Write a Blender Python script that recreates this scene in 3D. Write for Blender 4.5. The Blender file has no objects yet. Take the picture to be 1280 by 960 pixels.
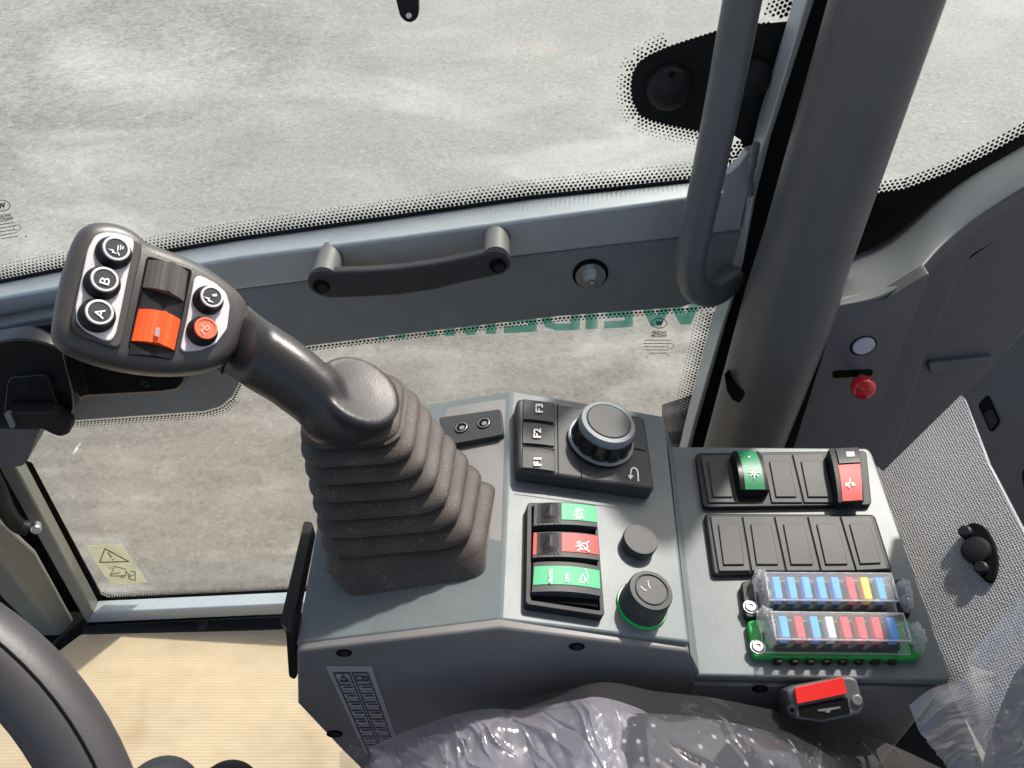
import bpy, bmesh, math, random
from mathutils import Vector as V, Matrix, noise as mnoise
random.seed(7)
sc = bpy.context.scene
COL = sc.collection
R = math.radians

# ------------------------------------------------------------------ camera
F = 1000.0
PITCH = R(44)
SP, CP = math.sin(PITCH), math.cos(PITCH)
RIGHT, UP, FWD = V((1, 0, 0)), V((0, SP, CP)), V((0, CP, -SP))
cam_d = bpy.data.cameras.new('camera')
cam_d.sensor_width = 36
cam_d.lens = 36 * F / 1280
cam_d.clip_start = 0.01
cam_d.clip_end = 2000
cam = bpy.data.objects.new('camera', cam_d)
COL.objects.link(cam)
cam.rotation_euler = (R(90) - PITCH, 0, 0)
sc.camera = cam


def ray(px, py):
    return RIGHT * ((px - 640) / F) + UP * ((480 - py) / F) + FWD


class Plane:
    def __init__(s, o, n):
        s.o, s.n = V(o), V(n).normalized()

    def at(s, px, py, h=0.0):
        d = ray(px, py)
        return d * (((s.o + s.n * h).dot(s.n)) / d.dot(s.n))


def YP(y): return Plane((0, y, 0), (0, -1, 0))
def ZP(z): return Plane((0, 0, z), (0, 0, 1))
def pt(px, py, t): return ray(px, py) * t


def plane3(a, b, c):
    n = (b - a).cross(c - a)
    if n.dot(-a) < 0: n = -n
    return Plane(a, n)


# ------------------------------------------------------------------ materials
def new_mat(name):
    m = bpy.data.materials.new(name)
    m.use_nodes = True
    nt = m.node_tree
    b = nt.nodes['Principled BSDF']
    return m, nt, b


def N(nt, kind, **kw):
    n = nt.nodes.new(kind)
    for k, v in kw.items():
        if k in n.inputs.keys(): n.inputs[k].default_value = v
        else: setattr(n, k, v)
    return n


def L(nt, a, b): nt.links.new(a, b)


def ramp(nt, fac, stops):
    r = nt.nodes.new('ShaderNodeValToRGB')
    el = r.color_ramp.elements
    while len(el) < len(stops): el.new(0.5)
    for e, (p, c) in zip(el, stops):
        e.position = p
        e.color = c if len(c) == 4 else (*c, 1)
    L(nt, fac, r.inputs[0])
    return r


def coords(nt, scale=1.0):
    tc = nt.nodes.new('ShaderNodeTexCoord')
    mp = nt.nodes.new('ShaderNodeMapping')
    mp.inputs['Scale'].default_value = (scale,) * 3 if not hasattr(scale, '__len__') else scale
    L(nt, tc.outputs['Object'], mp.inputs[0])
    return mp.outputs[0]


def plastic(name, col, rough=0.45, grain=0.0, gscale=900, var=0.15, dust=0.0, spec=0.5, coat=0.0, dustcol=(0.35, 0.34, 0.32)):
    """painted metal / moulded plastic: slight mottling, optional grain bump, optional dust specks"""
    m, nt, b = new_mat(name)
    co = coords(nt)
    n1 = N(nt, 'ShaderNodeTexNoise', Scale=35.0, Detail=6.0, Roughness=0.65)
    L(nt, co, n1.inputs['Vector'])
    lo = tuple(c * (1 - var) for c in col); hi = tuple(min(1, c * (1 + var)) for c in col)
    r = ramp(nt, n1.outputs['Fac'], [(0.3, lo), (0.7, hi)])
    out = r.outputs[0]
    if dust > 0:
        n2 = N(nt, 'ShaderNodeTexNoise', Scale=650.0, Detail=2.0, Roughness=0.6)
        L(nt, co, n2.inputs['Vector'])
        n3 = N(nt, 'ShaderNodeTexNoise', Scale=22.0, Detail=3.0)
        L(nt, co, n3.inputs['Vector'])
        mu = N(nt, 'ShaderNodeMath', operation='MULTIPLY')
        r2 = ramp(nt, n2.outputs['Fac'], [(0.62, (0, 0, 0)), (0.74, (1, 1, 1))])
        r3 = ramp(nt, n3.outputs['Fac'], [(0.35, (0, 0, 0)), (0.7, (1, 1, 1))])
        L(nt, r2.outputs[0], mu.inputs[0]); L(nt, r3.outputs[0], mu.inputs[1])
        mu2 = N(nt, 'ShaderNodeMath', operation='MULTIPLY'); mu2.inputs[1].default_value = dust
        L(nt, mu.outputs[0], mu2.inputs[0])
        mx = N(nt, 'ShaderNodeMix', data_type='RGBA')
        L(nt, mu2.outputs[0], mx.inputs[0]); L(nt, out, mx.inputs[6]); mx.inputs[7].default_value = (*dustcol, 1)
        out = mx.outputs[2]
    L(nt, out, b.inputs['Base Color'])
    n4 = N(nt, 'ShaderNodeTexNoise', Scale=18.0, Detail=5.0)
    L(nt, co, n4.inputs['Vector'])
    mr = N(nt, 'ShaderNodeMapRange')
    mr.inputs['To Min'].default_value = max(0.03, rough - 0.07); mr.inputs['To Max'].default_value = rough + 0.07
    L(nt, n4.outputs['Fac'], mr.inputs['Value']); L(nt, mr.outputs[0], b.inputs['Roughness'])
    b.inputs['Specular IOR Level'].default_value = spec
    if coat: b.inputs['Coat Weight'].default_value = coat; b.inputs['Coat Roughness'].default_value = 0.12
    if grain > 0:
        n5 = N(nt, 'ShaderNodeTexNoise', Scale=float(gscale), Detail=2.0)
        L(nt, co, n5.inputs['Vector'])
        bp = N(nt, 'ShaderNodeBump', Strength=grain, Distance=0.0003)
        L(nt, n5.outputs['Fac'], bp.inputs['Height']); L(nt, bp.outputs[0], b.inputs['Normal'])
    return m


M = {}
M['paint'] = plastic('anthracite_paint', (0.140, 0.162, 0.168), 0.36, 0.14, 600, 0.07, 0.3, 0.15, dustcol=(0.5,0.5,0.48))
M['paint_side'] = plastic('anthracite_paint_panel', (0.145, 0.142, 0.139), 0.48, 0.08, 700, 0.08, 0.1)
M['door'] = plastic('door_paint', (0.44, 0.475, 0.495), 0.5, 0.05, 500, 0.04, 0.05, 1.0)
M['door'].node_tree.nodes['Principled BSDF'].inputs['Metallic'].default_value = 0.5
M['tube'] = plastic('tube_paint', (0.105, 0.113, 0.12), 0.42, 0.1, 600, 0.05, 0.05)
M['door_panel'] = plastic('door_panel_paint', (0.195, 0.208, 0.216), 0.5, 0.05, 500, 0.06, 0.05)
M['olive'] = plastic('pillar_paint', (0.20, 0.20, 0.175), 0.4, 0.05, 400, 0.08, 0.15)
M['trim'] = plastic('trim_plastic', (0.092, 0.096, 0.102), 0.5, 0.25, 900, 0.06, 0.0)
M['pillar'] = plastic('pillar_cover_plastic', (0.096, 0.099, 0.100), 0.42, 0.45, 700, 0.06, 0.0, 0.6)
M['black'] = plastic('black_plastic', (0.016, 0.016, 0.018), 0.5, 0.15, 900, 0.1, 0.0, 0.2)
M['black_gloss'] = plastic('black_gloss_plastic', (0.012, 0.012, 0.014), 0.22, 0.04, 200, 0.1)
M['void'] = plastic('rubber_and_hole_black', (0.006, 0.006, 0.0065), 0.8, 0.1, 500, 0.1, 0.0, 0.08)  # rubber, and flat black put in for the shade inside holes
M['key'] = plastic('keypad_plastic', (0.036, 0.038, 0.041), 0.55, 0.15, 900, 0.08, 0.12, 0.35)
M['blank'] = plastic('blank_plate_plastic', (0.036, 0.038, 0.040), 0.55, 0.2, 800, 0.1, 0.15, 0.35)
M['grip'] = plastic('grip_plastic', (0.028, 0.027, 0.027), 0.36, 0.3, 1100, 0.08, 0.04)
M['grip_head'] = plastic('grip_head_plastic', (0.054, 0.051, 0.050), 0.38, 0.3, 1100, 0.08, 0.04)
M['roller'] = plastic('grey_roller', (0.10, 0.096, 0.092), 0.42, 0.15, 900, 0.06)
M['silver'] = plastic('silver_film', (0.62, 0.60, 0.61), 0.4, 0.05, 900, 0.04)
M['ring'] = plastic('grey_ring', (0.19, 0.21, 0.225), 0.38, 0.05, 900, 0.05)
M['ink'] = plastic('white_ink', (0.78, 0.78, 0.76), 0.5, 0, var=0.03)
M['icon'] = plastic('pale_ink', (0.8, 0.88, 0.82), 0.5, 0, var=0.03)
M['darkink'] = plastic('dark_ink', (0.03, 0.03, 0.035), 0.6, 0, var=0.05)
M['orange'] = plastic('orange_plastic', (0.90, 0.12, 0.03), 0.38, 0.1, 900, 0.05)
M['orange_btn'] = plastic('orange_button', (0.80, 0.16, 0.08), 0.4, 0.05, 900, 0.05)
M['green'] = plastic('green_lens', (0.045, 0.36, 0.16), 0.55, 0.02, 500, 0.06)
M['green_dark'] = plastic('deep_green_lens', (0.008, 0.20, 0.08), 0.45, 0.02, 500, 0.06)
M['red'] = plastic('red_lens', (0.78, 0.035, 0.03), 0.55, 0.02, 500, 0.06)
M['red_ball'] = plastic('red_knob_plastic', (0.45, 0.012, 0.015), 0.18, 0, var=0.05)
M['buckle_grey'] = plastic('buckle_plastic', (0.075, 0.075, 0.077), 0.5, 0.2, 800, 0.06)
M['buckle_red'] = plastic('buckle_button', (0.72, 0.025, 0.02), 0.3, 0.1, 500, 0.06, 0.15)
M['cap'] = plastic('grey_cap', (0.42, 0.42, 0.50), 0.4, 0, var=0.05)
M['greenbase'] = plastic('green_base', (0.03, 0.30, 0.06), 0.55, 0, var=0.1, spec=0.2)
M['sticker'] = plastic('cream_sticker', (0.62, 0.58, 0.42), 0.5, 0, var=0.06)
M['headliner'] = plastic('pale_headliner', (0.72, 0.71, 0.69), 0.8, 0.2, 300, 0.03)  # lining of the unseen roof, pale to bounce more light into the cab
M['label'] = plastic('grey_sticker', (0.30, 0.29, 0.31), 0.45, 0, var=0.05)
M['brownink'] = plastic('brown_ink', (0.22, 0.16, 0.07), 0.6, 0, var=0.05)
M['letters'] = plastic('green_letters', (0.06, 0.24, 0.17), 0.5, 0, var=0.05)
M['letters_edge'] = plastic('letter_edge', (0.6, 0.68, 0.62), 0.5, 0, var=0.05)
def backlit(name, col, tr):
    m, nt, b = new_mat(name)
    b.inputs['Base Color'].default_value = (*col, 1); b.inputs['Roughness'].default_value = 0.5
    co = coords(nt); n = N(nt, 'ShaderNodeTexNoise', Scale=60.0, Detail=4.0); L(nt, co, n.inputs['Vector'])
    r = ramp(nt, n.outputs['Fac'], [(0.3, tuple(c * .9 for c in col)), (0.7, col)]); L(nt, r.outputs[0], b.inputs['Base Color'])
    t_ = N(nt, 'ShaderNodeBsdfTranslucent'); L(nt, r.outputs[0], t_.inputs[0])
    mx = N(nt, 'ShaderNodeMixShader'); mx.inputs[0].default_value = tr
    L(nt, b.outputs[0], mx.inputs[1]); L(nt, t_.outputs[0], mx.inputs[2]); L(nt, mx.outputs[0], nt.nodes['Material Output'].inputs[0])
    return m


M['letters'] = backlit('green_letters', (0.075, 0.235, 0.19), 0.45)
M['sticker'] = backlit('cream_sticker', (0.80, 0.78, 0.64), 0.6)
M['fuse_blue'] = plastic('fuse_blue', (0.04, 0.30, 0.78), 0.6, 0, var=0.1, spec=0.15)
M['fuse_red'] = plastic('fuse_red', (0.72, 0.03, 0.06), 0.6, 0, var=0.1, spec=0.15)
M['fuse_yellow'] = plastic('fuse_yellow', (0.85, 0.55, 0.04), 0.6, 0, var=0.1, spec=0.15)
M['fuse_clear'] = plastic('fuse_clear', (0.5, 0.5, 0.52), 0.6, 0, var=0.1, spec=0.15)
M['frit'] = plastic('black_ceramic_print', (0.006, 0.006, 0.007), 0.55, 0, var=0.05, spec=0.3)
M['wheel'] = plastic('wheel_rim_leather', (0.050, 0.047, 0.050), 0.48, 0.25, 700, 0.06)


def metal(name, col, rough):
    m, nt, b = new_mat(name)
    b.inputs['Metallic'].default_value = 1
    co = coords(nt)
    n = N(nt, 'ShaderNodeTexNoise', Scale=300.0, Detail=3.0); L(nt, co, n.inputs['Vector'])
    r = ramp(nt, n.outputs['Fac'], [(0.3, tuple(c * .8 for c in col)), (0.7, col)])
    L(nt, r.outputs[0], b.inputs['Base Color'])
    b.inputs['Roughness'].default_value = rough
    return m


M['zinc'] = metal('zinc', (0.62, 0.66, 0.66), 0.32)
M['steel'] = metal('steel', (0.7, 0.7, 0.7), 0.25)


def led(name):
    m, nt, b = new_mat(name)
    b.inputs['Base Color'].default_value = (0.004, 0.10, 0.03, 1)
    b.inputs['Emission Color'].default_value = (0.02, 0.9, 0.2, 1)
    b.inputs['Emission Strength'].default_value = 0.07
    b.inputs['Roughness'].default_value = 0.2
    return m


M['led'] = led('green_ring_light')


def clear(name, tint, ior, rough, extra=0.0, milk=0.0, milkcol=(0.8, 0.8, 0.82), bump=0.0, bscale=60, rim=1.0, reflect_haze=0.0):
    """thin clear sheet: what lies behind shows through, fresnel reflection on top, a little milkiness"""
    m, nt, b = new_mat(name)
    nt.nodes.remove(b)
    out = nt.nodes['Material Output']
    tr = N(nt, 'ShaderNodeBsdfTransparent'); tr.inputs[0].default_value = (*tint, 1)
    gl = N(nt, 'ShaderNodeBsdfGlossy'); gl.inputs['Roughness'].default_value = rough
    # Schlick reflectance of a thin sheet, the same seen from either side
    ge = N(nt, 'ShaderNodeNewGeometry')
    dt = N(nt, 'ShaderNodeVectorMath', operation='DOT_PRODUCT'); L(nt, ge.outputs['Incoming'], dt.inputs[1])
    ab = N(nt, 'ShaderNodeMath', operation='ABSOLUTE'); L(nt, dt.outputs['Value'], ab.inputs[0])
    om = N(nt, 'ShaderNodeMath', operation='SUBTRACT'); om.inputs[0].default_value = 1.0; om.use_clamp = True; L(nt, ab.outputs[0], om.inputs[1])
    pw = N(nt, 'ShaderNodeMath', operation='POWER'); pw.inputs[1].default_value = 5.0; L(nt, om.outputs[0], pw.inputs[0])
    f0 = ((ior - 1) / (ior + 1)) ** 2
    ad = N(nt, 'ShaderNodeMath', operation='MULTIPLY_ADD'); ad.inputs[1].default_value = (1 - f0) * rim; ad.inputs[2].default_value = f0 + extra
    ad.use_clamp = True
    L(nt, pw.outputs[0], ad.inputs[0])
    L(nt, ge.outputs['Normal'], dt.inputs[0])
    base = tr.outputs[0]
    if milk > 0:
        df = N(nt, 'ShaderNodeBsdfDiffuse'); df.inputs[0].default_value = (*milkcol, 1)
        tl = N(nt, 'ShaderNodeBsdfTranslucent'); tl.inputs[0].default_value = (*milkcol, 1)
        m0 = N(nt, 'ShaderNodeMixShader'); m0.inputs[0].default_value = 0.5
        L(nt, df.outputs[0], m0.inputs[1]); L(nt, tl.outputs[0], m0.inputs[2])
        m1 = N(nt, 'ShaderNodeMixShader'); m1.inputs[0].default_value = milk
        L(nt, base, m1.inputs[1]); L(nt, m0.outputs[0], m1.inputs[2])
        base = m1.outputs[0]
    if reflect_haze > 0:  # pale streaks painted in to stand for reflections on the window glass
        tc = nt.nodes.new('ShaderNodeTexCoord'); mp = nt.nodes.new('ShaderNodeMapping')
        mp.inputs['Rotation'].default_value = (0, R(28), 0); mp.inputs['Scale'].default_value = (2.2, 1, 9)
        L(nt, tc.outputs['Object'], mp.inputs[0])
        n1 = N(nt, 'ShaderNodeTexNoise', Scale=2.2, Detail=7.0, Roughness=0.62, Distortion=1.2); L(nt, mp.outputs[0], n1.inputs['Vector'])
        n2 = N(nt, 'ShaderNodeTexNoise', Scale=7.0, Detail=3.0); L(nt, tc.outputs['Object'], n2.inputs['Vector'])
        r1 = ramp(nt, n1.outputs['Fac'], [(0.46, (0.12, 0.12, 0.12)), (0.70, (1, 1, 1))])
        r2 = ramp(nt, n2.outputs['Fac'], [(0.40, (0.25, 0.25, 0.25)), (0.62, (1, 1, 1))])
        ml = N(nt, 'ShaderNodeMath', operation='MULTIPLY'); L(nt, r1.outputs[0], ml.inputs[0]); L(nt, r2.outputs[0], ml.inputs[1])
        ms = N(nt, 'ShaderNodeMath', operation='MULTIPLY'); ms.inputs[1].default_value = reflect_haze; L(nt, ml.outputs[0], ms.inputs[0])
        td = N(nt, 'ShaderNodeBsdfTranslucent'); td.inputs[0].default_value = (.8, .8, .8, 1)
        m3 = N(nt, 'ShaderNodeMixShader'); L(nt, ms.outputs[0], m3.inputs[0]); L(nt, base, m3.inputs[1]); L(nt, td.outputs[0], m3.inputs[2])
        base = m3.outputs[0]
    mx = N(nt, 'ShaderNodeMixShader')
    L(nt, ad.outputs[0], mx.inputs[0]); L(nt, base, mx.inputs[1]); L(nt, gl.outputs[0], mx.inputs[2])
    L(nt, mx.outputs[0], out.inputs[0])
    if bump > 0:
        co = coords(nt)
        n = N(nt, 'ShaderNodeTexNoise', Scale=float(bscale), Detail=4.0, Distortion=1.5); L(nt, co, n.inputs['Vector'])
        bp = N(nt, 'ShaderNodeBump', Strength=bump, Distance=0.004)
        L(nt, n.outputs['Fac'], bp.inputs['Height']); L(nt, bp.outputs[0], gl.inputs['Normal']); L(nt, bp.outputs[0], dt.inputs[0])
    return m


M['glass'] = clear('window_glass', (0.91, 0.935, 0.92), 1.45, 0.0, 0.01, reflect_haze=0.16)
M['cover'] = clear('clear_cover', (0.96, 0.97, 0.98), 1.45, 0.5, -0.012, 0.11)
M['clip'] = clear('clear_clip', (0.97, 0.97, 0.98), 1.5, 0.2, 0.08, 0.42, (.95, .95, .96), bump=0.8, bscale=260)
M['film'] = clear('wrapping_film', (0.94, 0.94, 0.96), 1.45, 0.07, 0.01, 0.05, (0.80, 0.79, 0.86))
M['film2'] = clear('crumpled_film', (0.9, 0.9, 0.94), 1.5, 0.10, 0.07, 0.36, (0.88, 0.86, 0.95))
M['film3'] = clear('hanging_film', (0.93, 0.94, 0.96), 1.5, 0.09, 0.035, 0.24, (0.90, 0.89, 0.88))


def boot_mat():
    m, nt, b = new_mat('dusty_rubber')
    co = coords(nt)
    n1 = N(nt, 'ShaderNodeTexNoise', Scale=30.0, Detail=6.0); L(nt, co, n1.inputs['Vector'])
    r1 = ramp(nt, n1.outputs['Fac'], [(0.3, (0.030, 0.022, 0.018)), (0.7, (0.052, 0.039, 0.032))])
    n2 = N(nt, 'ShaderNodeTexNoise', Scale=900.0, Detail=2.0); L(nt, co, n2.inputs['Vector'])
    n3 = N(nt, 'ShaderNodeTexNoise', Scale=60.0, Detail=3.0); L(nt, co, n3.inputs['Vector'])
    r2 = ramp(nt, n2.outputs['Fac'], [(0.55, (0, 0, 0)), (0.70, (1, 1, 1))])
    r3 = ramp(nt, n3.outputs['Fac'], [(0.40, (0, 0, 0)), (0.68, (0.8, 0.8, 0.8))])
    mu = N(nt, 'ShaderNodeMath', operation='MULTIPLY'); L(nt, r2.outputs[0], mu.inputs[0]); L(nt, r3.outputs[0], mu.inputs[1])
    mx = N(nt, 'ShaderNodeMix', data_type='RGBA'); L(nt, mu.outputs[0], mx.inputs[0]); L(nt, r1.outputs[0], mx.inputs[6])
    mx.inputs[7].default_value = (0.20, 0.165, 0.135, 1)
    L(nt, mx.outputs[2], b.inputs['Base Color'])
    b.inputs['Roughness'].default_value = 0.62
    b.inputs['Sheen Weight'].default_value = 0.15
    bp = N(nt, 'ShaderNodeBump', Strength=0.25, Distance=0.0008); L(nt, n2.outputs['Fac'], bp.inputs['Height'])
    L(nt, bp.outputs[0], b.inputs['Normal'])
    return m


M['boot'] = boot_mat()


def ground_mat():
    m, nt, b = new_mat('concrete_yard')
    co = coords(nt)
    def noi(s, d=5.0, ro=0.6, dist=0.0, vec=co):
        n = N(nt, 'ShaderNodeTexNoise', Scale=s, Detail=d, Roughness=ro, Distortion=dist); L(nt, vec, n.inputs['Vector']); return n.outputs['Fac']
    big = noi(0.8, 5.0, 0.6, 1.0)
    tc = nt.nodes.new('ShaderNodeTexCoord')
    mp = nt.nodes.new('ShaderNodeMapping'); mp.inputs['Rotation'].default_value = (0, 0, R(-24)); mp.inputs['Scale'].default_value = (0.6, 1.25, 1)
    L(nt, tc.outputs['Object'], mp.inputs[0])
    streak = noi(1.1, 9.0, 0.72, 0.25, mp.outputs[0])
    med = noi(24.0, 7.0, 0.82, 0.2)
    fine = noi(95.0, 5.0, 0.85)
    r = ramp(nt, streak, [(0.33, (0.252, 0.246, 0.236)), (0.5, (0.278, 0.270, 0.257)), (0.66, (0.312, 0.301, 0.283))])
    r2 = ramp(nt, big, [(0.38, (0.93, 0.93, 0.935)), (0.52, (0.99, 0.99, 0.98)), (0.62, (1.10, 1.085, 1.06))])
    m1 = N(nt, 'ShaderNodeMix', data_type='RGBA', blend_type='MULTIPLY'); m1.inputs[0].default_value = 1
    L(nt, r.outputs[0], m1.inputs[6]); L(nt, r2.outputs[0], m1.inputs[7])
    # a darker, browner strip of yard along the machine, with a ragged edge
    sx = nt.nodes.new('ShaderNodeSeparateXYZ'); L(nt, tc.outputs['Object'], sx.inputs[0])
    dn = N(nt, 'ShaderNodeMath', operation='MULTIPLY_ADD'); dn.inputs[1].default_value = 1.6
    L(nt, big, dn.inputs[0]); L(nt, sx.outputs[1], dn.inputs[2])
    mr = N(nt, 'ShaderNodeMapRange'); mr.inputs['From Min'].default_value = 2.6; mr.inputs['From Max'].default_value = 3.3
    L(nt, dn.outputs[0], mr.inputs['Value'])
    rd_ = ramp(nt, mr.outputs[0], [(0, (0.64, 0.59, 0.54)), (1, (1, 1, 1))])
    md_ = N(nt, 'ShaderNodeMix', data_type='RGBA', blend_type='MULTIPLY'); md_.inputs[0].default_value = 1
    L(nt, m1.outputs[2], md_.inputs[6]); L(nt, rd_.outputs[0], md_.inputs[7])
    vd = N(nt, 'ShaderNodeVectorMath', operation='DISTANCE'); L(nt, tc.outputs['Object'], vd.inputs[0]); vd.inputs[1].default_value = (-3.1, 5.1, -1.75)
    ds = N(nt, 'ShaderNodeMath', operation='MULTIPLY_ADD'); ds.inputs[1].default_value = 3.2; L(nt, streak, ds.inputs[0]); L(nt, vd.outputs['Value'], ds.inputs[2])
    mg = N(nt, 'ShaderNodeMapRange'); mg.inputs['From Min'].default_value = 3.0; mg.inputs['From Max'].default_value = 4.3; L(nt, ds.outputs[0], mg.inputs['Value'])
    gr_ = noi(30.0, 4.0, 0.8)
    rg_ = ramp(nt, gr_, [(0.36, (0.52, 0.52, 0.52)), (0.5, (0.80, 0.80, 0.80)), (0.64, (1.08, 1.07, 1.06))])
    mz = N(nt, 'ShaderNodeMix', data_type='RGBA'); L(nt, mg.outputs[0], mz.inputs[0]); L(nt, rg_.outputs[0], mz.inputs[6]); mz.inputs[7].default_value = (1, 1, 1, 1)
    mq = N(nt, 'ShaderNodeMix', data_type='RGBA', blend_type='MULTIPLY'); mq.inputs[0].default_value = 1
    L(nt, md_.outputs[2], mq.inputs[6]); L(nt, mz.outputs[2], mq.inputs[7])
    md_ = mq
    r3 = ramp(nt, med, [(0.34, (0.82, 0.82, 0.82)), (0.5, (1, 1, 1)), (0.66, (1.12, 1.12, 1.11))])
    m2 = N(nt, 'ShaderNodeMix', data_type='RGBA', blend_type='MULTIPLY'); m2.inputs[0].default_value = 1
    L(nt, md_.outputs[2], m2.inputs[6]); L(nt, r3.outputs[0], m2.inputs[7])
    r4 = ramp(nt, fine, [(0.34, (0.62, 0.62, 0.62)), (0.48, (1, 1, 1)), (0.60, (1.04, 1.04, 1.04)), (0.70, (1.7, 1.66, 1.6))])
    m3 = N(nt, 'ShaderNodeMix', data_type='RGBA', blend_type='MULTIPLY'); m3.inputs[0].default_value = 0.85
    L(nt, m2.outputs[2], m3.inputs[6]); L(nt, r4.outputs[0], m3.inputs[7])
    flk = noi(48.0, 2.0, 0.5)
    r5 = ramp(nt, flk, [(0.30, (0.70, 0.69, 0.68)), (0.42, (0.98, 0.98, 0.98)), (0.62, (1, 1, 1)), (0.70, (1.45, 1.42, 1.36))])
    m4 = N(nt, 'ShaderNodeMix', data_type='RGBA', blend_type='MULTIPLY'); m4.inputs[0].default_value = 0.45
    L(nt, m3.outputs[2], m4.inputs[6]); L(nt, r5.outputs[0], m4.inputs[7])
    m3 = m4
    L(nt, m3.outputs[2], b.inputs['Base Color'])
    b.inputs['Roughness'].default_value = 0.75
    bp = N(nt, 'ShaderNodeBump', Strength=0.5, Distance=0.006); L(nt, fine, bp.inputs['Height'])
    bp2 = N(nt, 'ShaderNodeBump', Strength=0.4, Distance=0.03); L(nt, med, bp2.inputs['Height']); L(nt, bp.outputs[0], bp2.inputs['Normal'])
    L(nt, bp2.outputs[0], b.inputs['Normal'])
    return m


M['ground'] = ground_mat()


def card_mat():
    m, nt, b = new_mat('cardboard')
    tc = nt.nodes.new('ShaderNodeTexCoord')
    w = N(nt, 'ShaderNodeTexWave', Scale=75.0, Distortion=0.25, Detail=2.0); w.bands_direction = 'Y'
    w.inputs['Detail Scale'].default_value = 0.6
    L(nt, tc.outputs['Object'], w.inputs['Vector'])
    co = coords(nt, (9, 14, 9))
    n = N(nt, 'ShaderNodeTexNoise', Scale=4.0, Detail=6.0); L(nt, co, n.inputs['Vector'])
    co2 = coords(nt)
    n2 = N(nt, 'ShaderNodeTexNoise', Scale=9.0, Detail=6.0); L(nt, co2, n2.inputs['Vector'])
    r = ramp(nt, n.outputs['Fac'], [(0.3, (0.50, 0.385, 0.255)), (0.7, (0.56, 0.44, 0.30))])
    r2 = ramp(nt, n2.outputs['Fac'], [(0.28, (0.78, 0.74, 0.68)), (0.42, (0.97, 0.97, 0.96)), (0.7, (1.05, 1.05, 1.05))])
    mx = N(nt, 'ShaderNodeMix', data_type='RGBA', blend_type='MULTIPLY'); mx.inputs[0].default_value = 1
    L(nt, r.outputs[0], mx.inputs[6]); L(nt, r2.outputs[0], mx.inputs[7])
    rw = ramp(nt, w.outputs['Fac'], [(0.0, (0.955, 0.95, 0.945)), (0.5, (1.0, 1.0, 1.0)), (1.0, (1.03, 1.03, 1.03))])
    mw = N(nt, 'ShaderNodeMix', data_type='RGBA', blend_type='MULTIPLY'); mw.inputs[0].default_value = 1
    L(nt, mx.outputs[2], mw.inputs[6]); L(nt, rw.outputs[0], mw.inputs[7])
    L(nt, mw.outputs[2], b.inputs['Base Color'])
    b.inputs['Roughness'].default_value = 0.75
    bp = N(nt, 'ShaderNodeBump', Strength=0.14, Distance=0.001); L(nt, w.outputs['Fac'], bp.inputs['Height'])
    L(nt, bp.outputs[0], b.inputs['Normal'])
    return m


M['card'] = card_mat()


def weave_mat(name, c1, c2, scale, rough=0.85, dot=0.18):
    m, nt, b = new_mat(name)
    co = coords(nt)
    uv = N(nt, 'ShaderNodeUVMap')
    vo = N(nt, 'ShaderNodeTexVoronoi', Scale=scale); vo.inputs['Randomness'].default_value = 0.25
    L(nt, uv.outputs[0], vo.inputs['Vector'])
    r = ramp(nt, vo.outputs['Distance'], [(dot, c2), (dot + .12 + (dot > .1) * .18, c1)])
    n = N(nt, 'ShaderNodeTexNoise', Scale=14.0, Detail=5.0); L(nt, co, n.inputs['Vector'])
    r2 = ramp(nt, n.outputs['Fac'], [(0.3, (0.85, 0.85, 0.85)), (0.7, (1.1, 1.1, 1.1))])
    mx = N(nt, 'ShaderNodeMix', data_type='RGBA', blend_type='MULTIPLY'); mx.inputs[0].default_value = 1
    L(nt, r.outputs[0], mx.inputs[6]); L(nt, r2.outputs[0], mx.inputs[7])
    L(nt, mx.outputs[2], b.inputs['Base Color'])
    b.inputs['Roughness'].default_value = rough
    bp = N(nt, 'ShaderNodeBump', Strength=0.8, Distance=0.001); L(nt, vo.outputs['Distance'], bp.inputs['Height'])
    L(nt, bp.outputs[0], b.inputs['Normal'])
    return m


M['mesh'] = weave_mat('woven_foam_mesh', (0.36, 0.36, 0.37), (0.20, 0.20, 0.21), 600.0)
M['fabric'] = weave_mat('dotted_seat_fabric', (0.022, 0.022, 0.028), (0.30, 0.30, 0.33), 125.0, dot=0.07)

# ------------------------------------------------------------------ object helpers
ROOTS = []


def tag(o, label=None, cat=None, group=None, kind=None):
    if label: o['label'] = label
    if cat: o['category'] = cat
    if group: o['group'] = group
    if kind: o['kind'] = kind


def thing(name, label, cat, group=None):
    o = bpy.data.objects.new(name, None)
    COL.objects.link(o)
    o.empty_display_size = 0.02
    tag(o, label, cat, group)
    ROOTS.append(o)
    return o


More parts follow.
